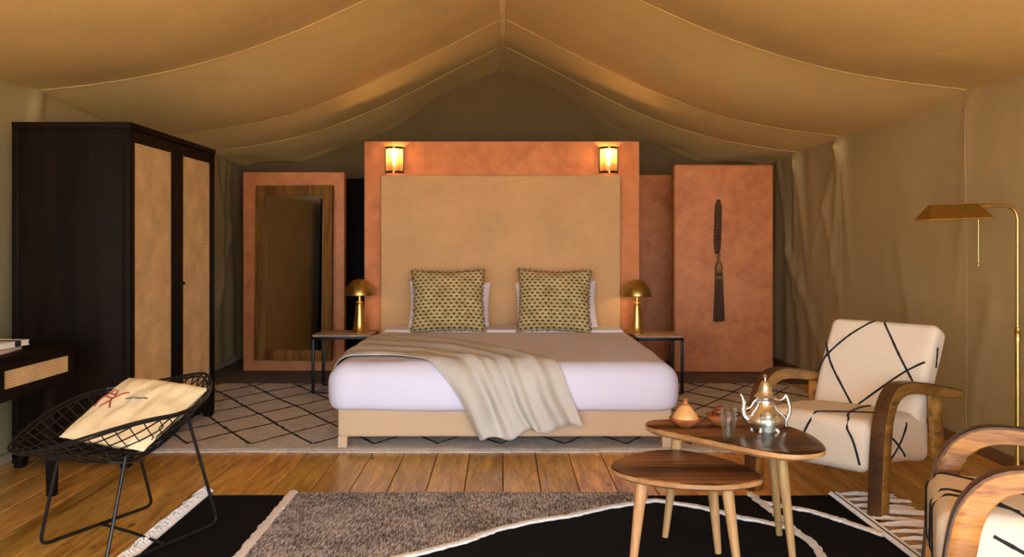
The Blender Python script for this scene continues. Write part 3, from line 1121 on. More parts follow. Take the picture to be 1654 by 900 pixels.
# pillows
def place_pillow(o, c, tilt, yaw=0, roll=0):
    o.location = c
    o.rotation_euler = (Matrix.Rotation(yaw, 4, 'Z') @ Matrix.Rotation(PI / 2 - tilt, 4, 'X') @ Matrix.Rotation(roll, 4, 'Z')).to_euler()


for (x, z, yaw, side, seed) in ((-0.452, 0.735, 0.03, 'left', 1.0), (0.455, 0.735, -0.02, 'right', 5.0)):
    g_, uv, _ = pillow(0.69, 0.42, 0.17, 30, seed, 0.05, 0.016)
    o = obj('white_pillow', g_, 'pillow_white', None, uv=uv)
    place_pillow(o, (x, 7.52, 0.727), math.radians(15), yaw, 0.03 if side == 'right' else -0.02)
    tag(o, 'white cotton pillow behind the %s patterned cushion' % side, 'pillow', 'bed pillows')
for (x, yaw, side, seed, roll) in ((-0.446, 0.04, 'left', 2.0, 0.012), (0.425, -0.05, 'right', 8.0, -0.015)):
    g_, uv, pt = pillow(0.60, 0.535, 0.17, 40, seed, 0.07, 0.008, 0.02)
    r = empty('patterned_cushion', (x, 7.27, 0.785), 0, 'olive gold knotted cushion with dark dashes, %s one on the bed' % side, 'cushion', 'patterned cushions on the bed')
    place_pillow(r, (x, 7.275, 0.79), math.radians(19), yaw, roll)
    obj('cover', g_, 'knotted', r, uv=uv)
    # tufted edge
    parts = []
    rr = random.Random(seed)
    for k in range(4):
        for i in range(64):
            t = (i + rr.random()) / 64
            u, v = [(t, 0), (1, t), (t, 1), (0, t)][k]
            p = Vector(pt(u, v, 1))
            d = Vector([(0, -1, 0), (1, 0, 0), (0, 1, 0), (-1, 0, 0)][k]) + Vector((rr.uniform(-.6, .6), rr.uniform(-.6, .6), rr.uniform(-.6, .6)))
            parts.append(tube([p - d * 0.004, p + d * rr.uniform(0.008, 0.016)], [0.004, 0.0015], 4))
    tag(obj('tufted_edge', merge(*parts), 'pillow_edge', r, smooth=False), kind='stuff')

# wall lamps
def point(name, parent, loc, e, c, r=0.02):
    d = bpy.data.lights.new(name, 'POINT')
    d.energy = e; d.color = c; d.shadow_soft_size = r
    o = bpy.data.objects.new(name, d); link(o, parent); o.location = loc
    return o


for (x, side) in ((-0.945, 'left'), (0.924, 'right')):
    s = empty('wall_lamp', (x, 7.75, 1.87), 0, 'lit brass gauze wall lamp at the top %s of the headboard frame' % side, 'lamp', 'wall lamps above the bed')
    obj('back_plate', box(-0.04, 0.04, -0.012, 0, 0.04, 0.19, 0.004), 'old_brass', s)
    obj('gauze_shade', lathe([(0.076, 0.012), (0.076, 0.218)], 28, (0, -0.012, 0), PI, 2 * PI), 'gauze', s)
    for z in (0.0, 0.212):
        obj('ring', merge(lathe([(0.079, z), (0.079, z + 0.018), (0.074, z + 0.018), (0.074, z), (0.079, z)], 28, (0, -0.012, 0), PI, 2 * PI)), 'black_metal', s)
        obj('clip', box(-0.008, 0.008, -0.098, -0.088, z - 0.001, z + 0.019, 0.002), 'brass', s)
    for sx in (-1, 1):
        obj('side_strip', box(sx * 0.077 - 0.004, sx * 0.077 + 0.004, -0.02, -0.0, 0, 0.23, 0.001), 'black_metal', s)
    obj('bulb', lathe([(0.0, 0.16), (0.012, 0.157), (0.02, 0.145), (0.021, 0.13), (0.014, 0.112), (0.010, 0.10), (0.010, 0.07), (0.0, 0.07)], 18, (0, -0.045, 0)), 'bulb', s)
    point('lamp_light', s, (0, -0.05, 0.178), 2.6, (1.0, 0.58, 0.22), 0.015)

# bedside tables and mushroom lamps
def bedside(x0, x1, y0, y1, h, label, grp):
    t = empty('bedside_table', ((x0 + x1) / 2, (y0 + y1) / 2, 0), 0, label, 'table', grp)
    hx, hy = (x1 - x0) / 2, (y1 - y0) / 2
    q = 0.011
    for sx in (-1, 1):
        for sy in (-1, 1):
            cx, cy = sx * (hx - q), sy * (hy - q)
            obj('leg', box(cx - q, cx + q, cy - q, cy + q, 0.019, h, 0.002), 'black_metal', t)
    obj('top_frame', merge(gbox(-hx, hx, -hy, -hy + 2 * q, h - 0.022, h, bev=0.002), gbox(-hx, hx, hy - 2 * q, hy, h - 0.022, h, bev=0.002),
                           gbox(-hx, -hx + 2 * q, -hy, hy, h - 0.022, h, bev=0.002), gbox(hx - 2 * q, hx, -hy, hy, h - 0.022, h, bev=0.002)), 'black_metal', t)
    for yy in (-hy + .011, hy - .011):
        obj('lower_rail', box(-hx, hx, yy - .007, yy + .007, 0.020, 0.032), 'black_metal', t)
    obj('table_top', box(-hx + 0.004, hx - 0.004, -hy + 0.004, hy - 0.004, h, h + 0.014, 0.003), 'stone_top', t)
    return t


bedside(-1.575, -1.085, 7.29, 7.735, 0.488, 'thin black metal bedside table on the mirror side of the bed', 'bedside tables')
bedside(1.10, 1.49, 7.29, 7.735, 0.480, 'thin black metal bedside table on the tassel side of the bed', 'bedside tables')
for (x, z, e, lab) in ((-1.215, 0.502, 0.25, 'brass mushroom lamp on the bedside table nearer the mirror'), (1.14, 0.494, 0.7, 'brass mushroom lamp on the bedside table nearer the tassel')):
    l = empty('mushroom_lamp', (x, 7.52, z), 0, lab, 'lamp', 'brass bedside lamps')
    obj('base', lathe([(0, 0), (0.066, 0), (0.067, 0.006), (0.062, 0.012), (0.052, 0.06), (0.042, 0.14), (0.033, 0.21), (0.028, 0.245), (0.026, 0.252), (0, 0.252)], 32), 'brass', l)
    obj('collar', lathe([(0.0, 0.250), (0.028, 0.250), (0.031, 0.256), (0.028, 0.263), (0.014, 0.266), (0.013, 0.33), (0, 0.33)], 24), 'brass', l)
    dome = [(0.124, 0.315), (0.126, 0.319)] + [(0.124 * math.cos(a), 0.32 + 0.135 * math.sin(a)) for a in [i * PI / 2 / 12 for i in range(1, 12)]] + [(0.002, 0.4555), (0.002, 0.451)] + \
           [(0.120 * math.cos(a), 0.318 + 0.133 * math.sin(a)) for a in [i * PI / 2 / 12 for i in range(11, -1, -1)]] + [(0.124, 0.315)]
    obj('shade', lathe(dome, 40), 'old_brass', l)
    obj('bulb', lathe([(0, 0.385), (0.014, 0.38), (0.019, 0.365), (0.014, 0.35), (0.010, 0.335), (0.0, 0.33)], 16), 'bulb', l)
    point('lamp_light', l, (0.0, -0.055, 0.355), e, (1.0, 0.6, 0.22), 0.02)

# ------------------------------------------------------------------ mirror and tassel
mr = empty('standing_mirror', (-2.035, 8.60, 0.0), math.radians(-5.0), 'tall rustic wooden framed mirror mounted on the terracotta panel', 'mirror')
mr.rotation_euler = (math.radians(-1.5), 0, math.radians(-6.0))
mr.location = (-2.035, 8.605, 0.125)
W2, H2, FW = 0.385, 1.70, 0.10
obj('frame_board', box(-W2, -W2 + FW, -0.03, 0.025, 0, H2, 0.004), 'mirror_wood', mr)
obj('frame_board', box(W2 - FW, W2, -0.03, 0.025, 0, H2, 0.004), 'mirror_wood', mr)
obj('frame_board', box(-W2 + FW, W2 - FW, -0.028, 0.025, H2 - FW, H2, 0.004), 'mirror_wood', mr)
obj('frame_board', box(-W2 + FW, W2 - FW, -0.028, 0.025, 0, FW, 0.004), 'mirror_wood', mr)
obj('glass', box(-W2 + FW - 0.002, W2 - FW + 0.002, -0.012, -0.006, FW - 0.002, H2 - FW + 0.002), 'mirror', mr, smooth=False)

ts = empty('hanging_tassel', (2.095, 8.62, 0.50), 0, 'long brown braided tassel hanging on the right terracotta panel', 'tassel')
rope = []
for s in (-1, 1):
    for k in range(2):
        pts = []
        for i in range(60):
            t = i / 59
            z = 0.66 + 0.52 * t
            x = s * (0.018 * min(1, (1 - t) * 8) * min(1, t * 4 + 0.25)) + 0.008 * math.sin(i * 0.9 + k * PI)
            pts.append((x - 0.012 * (1 - t), -0.024 + 0.006 * math.cos(i * 0.9 + k * PI), z))
        rope.append(tube(pts, 0.012, 6))
obj('rope_loop', merge(*rope), 'tassel', ts)
obj('knot', lathe([(0, 0.665), (0.012, 0.66), (0.018, 0.635), (0.010, 0.61), (0.020, 0.595), (0.020, 0.575), (0.012, 0.56)], 16, (0, -0.03, 0)), 'tassel_gold', ts)
obj('cap', lathe([(0.0, 0.575), (0.026, 0.57), (0.033, 0.555), (0.031, 0.54), (0.037, 0.53), (0.037, 0.50), (0.031, 0.49), (0.035, 0.475)], 20, (0, -0.04, 0)), 'tassel_gold', ts)
parts = []
rr = random.Random(9)
for i in range(70):
    a = rr.uniform(0, 2 * PI); q = math.sqrt(rr.random())
    x, y = 0.030 * q * math.cos(a), 0.026 * q * math.sin(a)
    b = 0.0 + rr.uniform(0, 0.03)
    parts.append(tube([(x, -0.04 + y, 0.485), (x * 1.25, -0.04 + y * 1.2, 0.3), (x * 1.65 + rr.uniform(-.004, .004), -0.045 + y * 1.3, b)], 0.006, 5))
tag(obj('strands', merge(*parts), 'tassel', ts), kind='stuff')
obj('binding', lathe([(0.036, 0.44), (0.040, 0.435), (0.040, 0.42), (0.036, 0.415)], 20, (0, -0.04, 0)), 'tassel_gold', ts)
obj('hook', tube([(0, 0, 1.165), (0, -0.03, 1.165), (0, -0.035, 1.175)], 0.004, 6), 'black_metal', ts)

# ------------------------------------------------------------------ armchairs
def armchair(loc, bx, by, label, back_lines, seat_lines, side_lines):
    """local: x across, y towards the back, origin at the middle of the front feet"""
    rz = math.atan2(-bx, by)
    ch = empty('armchair', (*loc, 0), rz, label, 'armchair', 'bentwood armchairs by the coffee tables')
    HW = 0.325
    for s in (-1, 1):
        path = spline([(s * HW, 0.0, 0.0), (s * HW, 0.012, 0.18), (s * HW, 0.032, 0.36), (s * HW, 0.062, 0.47), (s * HW, 0.13, 0.545), (s * HW, 0.24, 0.567), (s * HW, 0.42, 0.548), (s * HW, 0.65, 0.508), (s * HW, 0.86, 0.472)], 44)
        th = [0.078 - 0.026 * sstep(0.3, 0.62, i / 43) - 0.012 * sstep(0.8, 1, i / 43) for i in range(44)]
        arm = obj('arm', bar(path, 0.068, th, (1, 0, 0), 0.15), 'arm_wood', ch)
        op = []
        for i in range(44):
            tt = (path[min(i + 1, 43)] - path[max(i - 1, 0)]).normalized()
            op.append(path[i] + tt.cross(Vector((1, 0, 0))) * -(th[i] / 2 + 0.001))
        obj('outer_lamination', bar(op, 0.062, 0.010, (1, 0, 0), 0.3), 'arm_dark', arm)
        lp = spline([(s * HW, 0.60, 0.50), (s * HW, 0.61, 0.38), (s * HW, 0.64, 0.2), (s * HW, 0.70, 0.0)], 14)
        obj('leg', bar(lp, 0.05, [0.05 + 0.012 * math.sin(PI * i / 13) for i in range(14)], (1, 0, 0), 0.15), 'arm_wood', ch)
    obj('rail', box(-HW, HW, 0.10, 0.14, 0.20, 0.25, 0.004), 'arm_wood', ch)
    # seat: rounded block dipping towards the back
    sb = rbox(-0.285, 0.285, -0.03, 0.66, 0.185, 0.43, 0.055, (28, 28, 12), lambda p, n: 0.004 * nz3(p.x * 4, p.y * 4, p.z * 4))
    for v in sb.verts:
        t = (v.co.y + 0.03) / 0.69
        v.co.z += -0.05 * t + 0.018 * math.sin(PI * min(1, max(0, t))) * (1 if v.co.z > 0.35 else 0.2) + 0.012 * (1 - (v.co.x / 0.285) ** 2) * (1 if v.co.z > 0.35 else 0)
        if v.co.z < 0.26: v.co.z += 0.05 * math.sin(PI * min(1, max(0, t)))* 0.5
    seat = obj('seat', sb, 'boucle', ch)
    # back: slab leaning backwards
    bb = rbox(-0.288, 0.288, -0.065, 0.065, 0.0, 0.54, 0.04, (28, 10, 28), lambda p, n: 0.004 * nz3(p.x * 4, p.y * 4, p.z * 4))
    ang = math.radians(-27)
    R_ = Matrix.Rotation(ang, 4, 'X')
    for v in bb.verts:
        v.co.x *= 1 + 0.02 * (v.co.z / 0.54)
        v.co.y -= 0.018 * math.sin(PI * v.co.z / 0.54) * (1 if v.co.y < 0 else 0.3)
        v.co = R_ @ v.co + Vector((0, 0.545, 0.335))
    back = obj('backrest', bb, 'boucle', ch)
    bvb, bvs = bvh_of(back), bvh_of(seat)
    fwd = R_ @ Vector((0, 1, 0))
    upv = R_ @ Vector((0, 0, 1))

    def yarn(pts, part):
        if len(pts) > 3:
            rr = [0.0062 * (0.8 + 0.5 * abs(nz3(p.x * 30, p.y * 30, p.z * 30))) for p in pts]
            obj('black_line', tube(pts, rr, 6), 'black_yarn', part)
    for L in back_lines:
        P = spline([(u, v, 0) for u, v in L], 26)
        pts = [Vector((-0.288 + 0.576 * p.x, 0.545, 0.335)) + upv * (0.02 + 0.51 * p.y) for p in P]
        yarn(on_surface(bvb, pts, fwd, 0.001), back)
    for L in seat_lines:       # (x, y, z, 't'|'f')
        P = spline([(x, y, 0) for x, y in L], 40)
        pts = []
        for p in P:          # y < 0 runs down the front
            if p.y >= 0.0:
                q = on_surface(bvs, [(p.x, p.y, 1.0)], (0, 0, -1), 0.001)
            else:
                q = on_surface(bvs, [(p.x, -1.0, 0.405 + p.y)], (0, 1, 0), 0.001)
            pts += q
        yarn(pts, seat)
    for L in side_lines:       # on the +x flank: (y, z)
        P = spline([(y, z, 0) for y, z in L], 22)
        yarn(on_surface(bvs, [(1.0, p.x, p.y) for p in P], (-1, 0, 0), 0.001), seat)
        yarn(on_surface(bvs, [(-1.0, p.x, p.y) for p in P], (1, 0, 0), 0.001), seat)
    # short side marks on the back
    yarn(on_surface(bvb, [Vector((1.0, 0.545, 0.335)) + upv * (0.42 - 0.1 * k / 9) + fwd * (-0.03 + 0.03 * k / 9) for k in range(10)], (-1, 0, 0), 0.001), back)
    return ch


armchair((1.497, 4.28), 0.75, 0.66, 'cream armchair with black criss-cross lines beside the silver teapot',
         [[(0.42, 1.0), (0.22, 0.80), (0.06, 0.56), (0.0, 0.38)], [(0.0, 0.72), (0.12, 0.46), (0.28, 0.22), (0.42, 0.02)],
          [(0.51, 1.0), (0.62, 0.82), (0.74, 0.62), (0.97, 0.26)], [(0.42, 0.02), (0.58, 0.2), (0.8, 0.44), (0.97, 0.58)]],
         [[(0.06, 0.46), (0.10, 0.22), (0.15, 0.06), (0.22, -0.06), (0.25, -0.17)],
          [(-0.10, -0.19), (-0.03, -0.07), (0.02, 0.02), (0.12, 0.13), (0.22, 0.24), (0.27, 0.26)]],
         [[(0.12, 0.38), (0.25, 0.31), (0.36, 0.22)], [(0.38, 0.38), (0.30, 0.29), (0.18, 0.21)]])
armchair((1.46, 2.95), 0.927, -0.375, 'cream armchair with black lines cut off by the right corner of the picture',
         [[(0.1, 1.0), (0.4, 0.5), (0.8, 0.0)], [(0.9, 1.0), (0.5, 0.55), (0.0, 0.2)]],
         [[(-0.25, -0.2), (-0.24, -0.05), (-0.22, 0.03), (-0.14, 0.12), (0.0, 0.26), (0.12, 0.46)],
          [(-0.20, 0.0), (-0.17, -0.08), (-0.16, -0.2)],
          [(-0.03, -0.2), (0.0, -0.06), (0.04, 0.04), (0.12, 0.14), (0.26, 0.22)],
          [(0.08, -0.2), (0.08, -0.05), (0.11, 0.06), (0.2, 0.2)]],
         [[(0.12, 0.38), (0.25, 0.31), (0.36, 0.22)]])

# ------------------------------------------------------------------ coffee tables
def table(name, pts, h, thick, feet, label):
    """rounded three-sided top from a closed loop of corner points, splayed legs"""
    cx = sum(p[0] for p in pts) / len(pts); cy = sum(p[1] for p in pts) / len(pts)
    t = empty(name, (cx, cy, 0), 0, label, 'table', 'nest of coffee tables')
    loop = [Vector((x - cx, y - cy, 0)) for x, y in pts]
    n = len(loop); out = []
    for i in range(n):
        p0, p1, p2, p3 = loop[i - 1], loop[i], loop[(i + 1) % n], loop[(i + 2) % n]
        for k in range(10):
            s = k / 10
            out.append(0.5 * ((2 * p1) + (-p0 + p2) * s + (2 * p0 - 5 * p1 + 4 * p2 - p3) * s * s + (-p0 + 3 * p1 - 3 * p2 + p3) * s ** 3))
    ol = [(p.x, p.y) for p in out]
    ins = [(p.x * 0.985, p.y * 0.985) for p in out]
    low = [(p.x * 0.93, p.y * 0.93) for p in out]
    m = len(ol)
    V = [(x, y, h) for x, y in ins] + [(x, y, h - 0.004) for x, y in ol] + [(x, y, h - thick * 0.6) for x, y in ol] + [(x, y, h - thick) for x, y in low]
    top = [tuple(range(m))]
    obj('table_top', ([(x, y, h) for x, y in ins] + [(x, y, h - 0.004) for x, y in ol], top + [(i, m + i, m + (i + 1) % m, (i + 1) % m) for i in range(m)]), 'top_wood', t)
    V = [(x, y, h - 0.004) for x, y in ol] + [(x, y, h - thick * 0.65) for x, y in ol] + [(x, y, h - thick) for x, y in low]
    F = [(r * m + i, r * m + (i + 1) % m, (r + 1) * m + (i + 1) % m, (r + 1) * m + i) for r in range(2) for i in range(m)] + [tuple(2 * m + i for i in range(m))[::-1]]
    obj('edge', (V, F), 'edge_wood', t)
    for (fx, fy) in feet:
        d = Vector((fx - cx, fy - cy, 0))
        a = d * 0.80
        obj('leg', tube([(d.x, d.y, 0.0165), (a.x + (d.x - a.x) * .03, a.y + (d.y - a.y) * .03, h - thick - 0.03), (a.x, a.y, h - thick + 0.004)], [0.0135, 0.023, 0.024], 12), 'leg_wood', t)
    return t


table('coffee_table', [(0.60, 3.72), (0.66, 3.79), (0.90, 3.815), (1.13, 3.73), (1.215, 3.52), (1.19, 3.26), (1.08, 3.17), (0.96, 3.22), (0.78, 3.43), (0.62, 3.62)], 0.5, 0.032,
      [(0.685, 3.735), (1.175, 3.76), (1.125, 3.43)], 'taller dark walnut coffee table with rounded triangular top holding the tea set')
table('coffee_table', [(0.415, 3.40), (0.47, 3.53), (0.60, 3.645), (0.74, 3.66), (0.87, 3.53), (0.95, 3.33), (0.93, 3.20), (0.78, 3.135), (0.60, 3.165), (0.46, 3.27)], 0.4, 0.030,
      [(0.475, 3.27), (0.862, 3.54), (0.868, 3.25)], 'lower brown coffee table with an empty rounded top')

# things on the taller table
TZ = 0.5
tg = empty('tagine', (0.755, 3.66, TZ), 0, 'small ochre tagine with a pointed lid on the taller table', 'tagine')
obj('dish', lathe([(0, 0.0), (0.032, 0.0), (0.036, 0.004), (0.056, 0.016), (0.066, 0.030), (0.067, 0.034), (0.062, 0.034), (0.05, 0.026), (0, 0.022)], 32), 'clay', tg)
lid = obj('lid', lathe([(0.053, 0.030), (0.053, 0.036), (0.046, 0.05), (0.034, 0.068), (0.023, 0.080), (0.017, 0.086)], 32), 'clay_lid', tg)
obj('lid_knob', lathe([(0.0175, 0.084), (0.014, 0.090), (0.010, 0.098), (0.0095, 0.104), (0.011, 0.108), (0.008, 0.115), (0, 0.117)], 20), 'clay', lid)

bw = empty('bowl', (0.905, 3.69, TZ), 0, 'small glazed brown bowl heaped with dates on the taller table', 'bowl')
obj('bowl_wall', lathe([(0, 0), (0.03, 0), (0.034, 0.004), (0.052, 0.020), (0.060, 0.036), (0.061, 0.042), (0.057, 0.042), (0.048, 0.026), (0.03, 0.012), (0, 0.010)], 30), 'clay', bw)
dm = None
rr = random.Random(5)
k = 0
for ring, (cnt, rad, z) in enumerate(((8, 0.038, 0.040), (5, 0.022, 0.055), (2, 0.010, 0.068))):
    for i in range(cnt):
        a = 2 * PI * i / cnt + ring * 0.4
        if dm is None:
            prof = [(0.0085 * math.sin(PI * q / 8) ** 0.8 if 0 < q < 8 else 0.0, 0.033 * (q / 8 - 0.5)) for q in range(9)]
            o = obj('date', lathe(prof, 10), 'date'); dm = o.data
        else:
            o = bpy.data.objects.new('date', dm); link(o)
        o.location = (0.905 + rad * math.cos(a), 3.69 + rad * math.sin(a), TZ + z)
        o.rotation_euler = (PI / 2 + rr.uniform(-.35, .35), rr.uniform(-.3, .3), a + rr.uniform(-.5, .5))
        tag(o, 'wrinkled reddish brown date heaped in the small bowl', 'date', 'dates in the bowl')

for (x, y, lab) in ((0.868, 3.40, 'clear tea glass between the date bowl and the table edge'), (0.985, 3.285, 'clear tea glass in front of the silver teapot')):
    gl_ = empty('tea_glass', (x, y, TZ), 0, lab, 'glass', 'tea glasses')
    prof = [(0, 0.0), (0.0215, 0.0), (0.0225, 0.003), (0.024, 0.03), (0.0265, 0.064), (0.0300, 0.071), (0.0305, 0.078), (0.0295, 0.083), (0.0305, 0.118), (0.0303, 0.12),
            (0.0285, 0.118), (0.0275, 0.084), (0.0280, 0.077), (0.0245, 0.066), (0.0220, 0.032), (0.0205, 0.013), (0, 0.011)]
    obj('glass_wall', lathe(prof, 32), 'glass', gl_)

tp = empty('teapot', (1.055, 3.56, TZ), math.radians(8), 'engraved silver teapot with a tall domed lid and curved spout', 'teapot')
obj('body', lathe([(0, 0.0), (0.040, 0.0), (0.043, 0.004), (0.050, 0.010), (0.072, 0.026), (0.080, 0.042), (0.078, 0.056), (0.066, 0.074), (0.048, 0.092), (0.037, 0.108), (0.033, 0.124), (0.036, 0.132), (0.040, 0.136), (0, 0.136)], 40), 'silver', tp)
obj('band', merge(*[lathe([(r_, z - 0.002), (r_ + 0.0025, z), (r_, z + 0.002)], 40) for r_, z in ((0.0785, 0.040), (0.071, 0.068), (0.036, 0.114))]), 'silver', tp)
for k in range(4):
    a = PI / 4 + k * PI / 2
    obj('foot', tube([(0.045 * math.cos(a), 0.045 * math.sin(a), 0.014), (0.052 * math.cos(a), 0.052 * math.sin(a), 0.006), (0.056 * math.cos(a), 0.056 * math.sin(a), 0.0)], [0.009, 0.007, 0.009], 8), 'silver', tp)
ld = obj('lid', lathe([(0.042, 0.136), (0.043, 0.140), (0.036, 0.146), (0.030, 0.150), (0.031, 0.154), (0.027, 0.160), (0.023, 0.178), (0.017, 0.194), (0.012, 0.200), (0.004, 0.203)], 32), 'silver', tp)
obj('finial', lathe([(0.006, 0.201), (0.004, 0.206), (0.0035, 0.213), (0.008, 0.217), (0.009, 0.221), (0.006, 0.226), (0.002, 0.229), (0, 0.230)], 16), 'silver', ld)
sp_ = spline([(-0.060, 0, 0.040), (-0.085, 0, 0.058), (-0.092, 0, 0.085), (-0.090, 0, 0.115), (-0.098, 0, 0.140), (-0.106, 0, 0.152)], 24)
obj('spout', tube(sp_, [0.015 - 0.009 * i / 23 for i in range(24)], 12), 'silver', tp)
obj('spout_brace', tube(spline([(-0.036, 0, 0.128), (-0.048, 0, 0.118), (-0.062, 0, 0.098), (-0.088, 0, 0.090)], 14), 0.004, 8), 'silver', tp)
hp = spline([(0.038, 0, 0.128), (0.060, 0, 0.122), (0.078, 0, 0.128), (0.088, 0, 0.142), (0.094, 0, 0.132), (0.102, 0, 0.108), (0.106, 0, 0.080), (0.098, 0, 0.055), (0.088, 0, 0.035), (0.090, 0, 0.016)], 40)
obj('handle', tube(hp, [0.0055 + 0.002 * math.sin(PI * i / 39) for i in range(40)], 10), 'silver', tp)
obj('handle_brace', tube(spline([(0.070, 0, 0.066), (0.083, 0, 0.060), (0.099, 0, 0.062)], 8), 0.005, 8), 'silver', tp)

# ------------------------------------------------------------------ floor lamp
fl = empty('floor_lamp', (2.675, 4.60, 0), 0, 'slim brass pharmacy floor lamp with a pleated trough shade', 'lamp')
obj('base', lathe([(0, 0), (0.125, 0), (0.128, 0.006), (0.124, 0.016), (0.11, 0.021), (0.02, 0.026), (0.014, 0.04), (0, 0.04)], 40), 'brass', fl)
obj('pole', tube([(0, 0, 0.03), (0, 0, 0.80)], 0.0125, 14), 'brass', fl)
pp = round_path([(0, 0, 0.78), (0, 0, 1.452), (-0.17, 0, 1.452)], 0.085, 10)
obj('upper_pole', tube(pp, 0.0088, 12), 'brass', fl)
obj('coupling', lathe([(0.0088, 0.745), (0.016, 0.748), (0.016, 0.775), (0.0145, 0.778), (0.0145, 0.790), (0.0165, 0.793), (0.0165, 0.815), (0.009, 0.82)], 20), 'brass', fl)
obj('swivel', merge(tube([(-0.13, 0, 1.452), (-0.205, 0, 1.448)], 0.0135, 12), tube([(-0.205, 0, 1.448), (-0.215, 0, 1.434)], 0.009, 10)), 'brass', fl)
# trough shade: ridge above, flared skirts, sloping ends
b0, b1, t0, t1 = -0.455, -0.120, -0.405, -0.165
zb, zt, yb_, yt = 1.392, 1.468, 0.085, 0.022
def shade(off):
    o = off
    return [(b0 + o, -yb_ + o, zb), (b1 - o, -yb_ + o, zb), (b1 - o, yb_ - o, zb), (b0 + o, yb_ - o, zb),
            (t0 + o, -yt, zt - o), (t1 - o, -yt, zt - o), (t1 - o, yt, zt - o), (t0 + o, yt, zt - o)]
sf = [(0, 1, 5, 4), (1, 2, 6, 5), (2, 3, 7, 6), (3, 0, 4, 7), (4, 5, 6, 7)]
Vs = shade(0) + shade(0.003)
Fs = sf + [tuple(i + 8 for i in f)[::-1] for f in sf] + [(0, 8, 9, 1), (1, 9, 10, 2), (2, 10, 11, 3), (3, 11, 8, 0)]
o = obj('shade', (Vs, Fs), 'old_brass', fl, smooth=False)
o.location = (0.0, 0, 0); o.rotation_euler = (0, math.radians(-2), 0)
o.location = (0.0, 0, 0.0)
ev = [Vector(v) for v in shade(0)[:4]]
obj('rim', tube(ev, 0.004, 6, closed=True), 'brass', o)
obj('bulb', lathe([(0, -0.06), (0.014, -0.055), (0.018, 0), (0.014, 0.05), (0.010, 0.06), (0, 0.06)], 14), 'paper', fl, loc=(-0.29, 0, 1.43), rot=(0, PI / 2, 0))
ch_ = obj('pull_chain', tube([(-0.214, -0.02, 1.425), (-0.214, -0.02, 1.15)], 0.0013, 5), 'old_brass', fl)
obj('chain_pull', lathe([(0, 0.02), (0.004, 0.016), (0.006, 0.006), (0.004, 0), (0, -0.002)], 10, (-0.214, -0.02, 1.135)), 'brass', ch_)

# ------------------------------------------------------------------ wire chair
wc = empty('wire_chair', (0, 0, 0), 0, 'black wire diamond lounge chair beside the desk', 'chair')
C0 = Vector((-1.60, 3.76, 0))
FD = Vector((-0.77, -0.64, 0)).normalized()
SD = Vector((-FD.y, FD.x, 0))          # towards the camera side when FD points left


def shell(a, b):
    """a: -1 front tip .. 1 back tip, b: -1 .. 1 wing to wing"""
    p = -0.44 * a if a < 0 else -0.36 * a
    if a < 0:
        z = 0.335 + 0.105 * (-a) ** 1.6
    else:
        z = 0.335 + 0.335 * a ** 1.7
    z += 0.245 * abs(b) ** 2.0
    fwd = p - 0.04 * abs(b) ** 2 + (0.02 if a > 0 else 0)
    return C0 + FD * fwd + SD * (0.42 * b) + Vector((0, 0, z))


def inside(a, b):
    return (abs(a) ** 1.75 + abs(b) ** 1.75) <= 1.0


wires = []
for fam in (0, 1):
    for k in range(-13, 14):
        c = k / 13.5 * 1.0
        pts = []
        for i in range(121):
            q = -1.3 + 2.6 * i / 120
            # diagonals of the diamond
            a, b = ((c + q), (q - c)) if fam == 0 else ((c - q), (q + c))
            if inside(a, b):
                pts.append(shell(a, b))
        if len(pts) > 2:
            wires.append(tube(pts[::2] + ([pts[-1]] if len(pts) % 2 == 0 else []), 0.0028, 4))
tag(obj('wire_grid', merge(*wires), 'black_wire', wc), kind='stuff')
rim = []
for i in range(120):
    th = 2 * PI * i / 120
    ca, sa = math.cos(th), math.sin(th)
    r_ = 1.0 / (abs(ca) ** 1.75 + abs(sa) ** 1.75) ** (1 / 1.75)
    rim.append(shell(r_ * ca, r_ * sa))
obj('rim', tube(rim, 0.0060, 6, closed=True), 'black_wire', wc)
rim2 = [p + Vector((0, 0, -0.012)) + (C0 - Vector((p.x, p.y, 0))).normalized() * 0.014 for p in rim]
obj('inner_rim', tube(rim2, 0.0045, 6, closed=True), 'black_wire', wc)
rz_ = 0.0075
for (a_, b_, ta, tb) in (((-1.91, 3.65), (-1.67, 4.22), (93, 744, 3.62), (228, 744, 4.02)), ((-1.49, 3.31), (-1.25, 3.885), (203, 738, 3.47), (302, 668, 3.75))):
    def wpt(t): return Vector(((t[0] - 812) / 1430 * t[2], t[2], 1.25 - (t[1] - 395) / 1430 * t[2]))
    zf = 0.0075 if a_[0] < -1.6 else 0.028
    obj('leg_frame', tube(round_path([wpt(ta), (a_[0], a_[1], zf), (b_[0], b_[1], zf), wpt(tb)], 0.05, 6), rz_, 8), 'black_wire', wc)
obj('crossbar', tube([(-1.79, 3.935, 0.009), (-1.58, 3.765, 0.026), (-1.37, 3.60, 0.029)], 0.0065, 8), 'black_wire', wc)
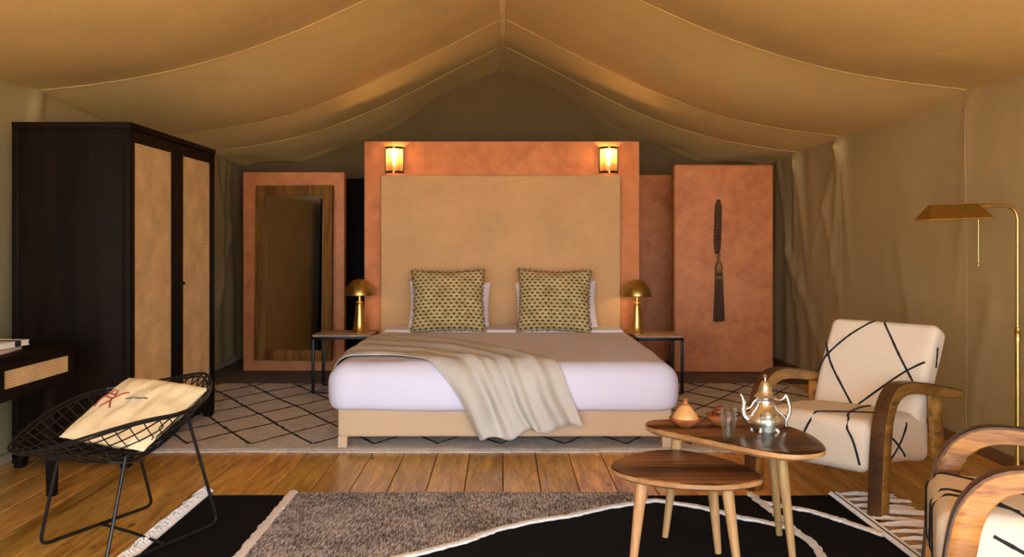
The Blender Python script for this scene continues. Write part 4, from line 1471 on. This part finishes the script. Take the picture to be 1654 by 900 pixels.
obj('seat_brace', tube([Vector((-1.86, 3.62, 0.375)), shell(-0.1, 0.35) - Vector((0, 0, .01)), shell(0.0, 0) - Vector((0, 0, .012)), Vector((-1.63, 4.02, 0.27))], 0.006, 6), 'black_wire', wc)
obj('seat_brace', tube([Vector((-1.478, 3.47, 0.42)), Vector((-1.42, 3.60, 0.44)), Vector((-1.337, 3.75, 0.534))], 0.006, 6), 'black_wire', wc)

# cushion on the wire chair
Lc, Tc, Rc = Vector((-1.767, 3.62, 0.463)), Vector((-1.726, 3.98, 0.649)), Vector((-1.317, 3.82, 0.628))
uu_ = (Rc - Tc).normalized(); vv_ = (Tc - Lc); vv_ = (vv_ - uu_ * vv_.dot(uu_)).normalized(); nn_ = uu_.cross(vv_)
cu = empty('cream_cushion', (0, 0, 0), 0, 'cream cushion with red cross stitches on the wire chair', 'cushion')
cu.matrix_world = Matrix.Translation((Lc + Rc) / 2) @ Matrix((uu_, vv_, nn_)).transposed().to_4x4()
g_, uv, pt = pillow(0.445, 0.42, 0.10, 36, 3.3, 0.03, 0.016)
obj('cover', g_, 'cushion', cu, uv=uv)


def stitch(name, segs, mat, r=0.004):
    for s in segs:
        P = [Vector(pt(u, v, 1)) + Vector((0, 0, 0.001)) for u, v in [(s[0] + (s[2] - s[0]) * k / 10, s[1] + (s[3] - s[1]) * k / 10) for k in range(11)]]
        obj(name, tube(P, r, 5), mat, cu)


red = [(.133, .666, .198, .538), (.283, .642, .198, .538), (.155, .55, .198, .538), (.121, .406, .185, .496), (.185, .496, .248, .398), (.185, .496, .155, .55),
       (.045, .42, .03, .53), (.03, .53, .047, .60), (.047, .60, .10, .683), (.047, .575, .155, .55), (.08, .62, .16, .60)]
red = [(a * 1.12 + .03, b, c * 1.12 + .03, d) for a, b, c, d in red]
stitch('red_stitch', red, 'red_thread')
stitch('green_stitch', [(.385, .55, .615, .589)], 'green_thread', 0.0035)
stitch('grey_stitch', [(.40, .64, .43, .45), (.56, .70, .57, .46), (.48, .66, .47, .48)], 'grey_thread', 0.0022)
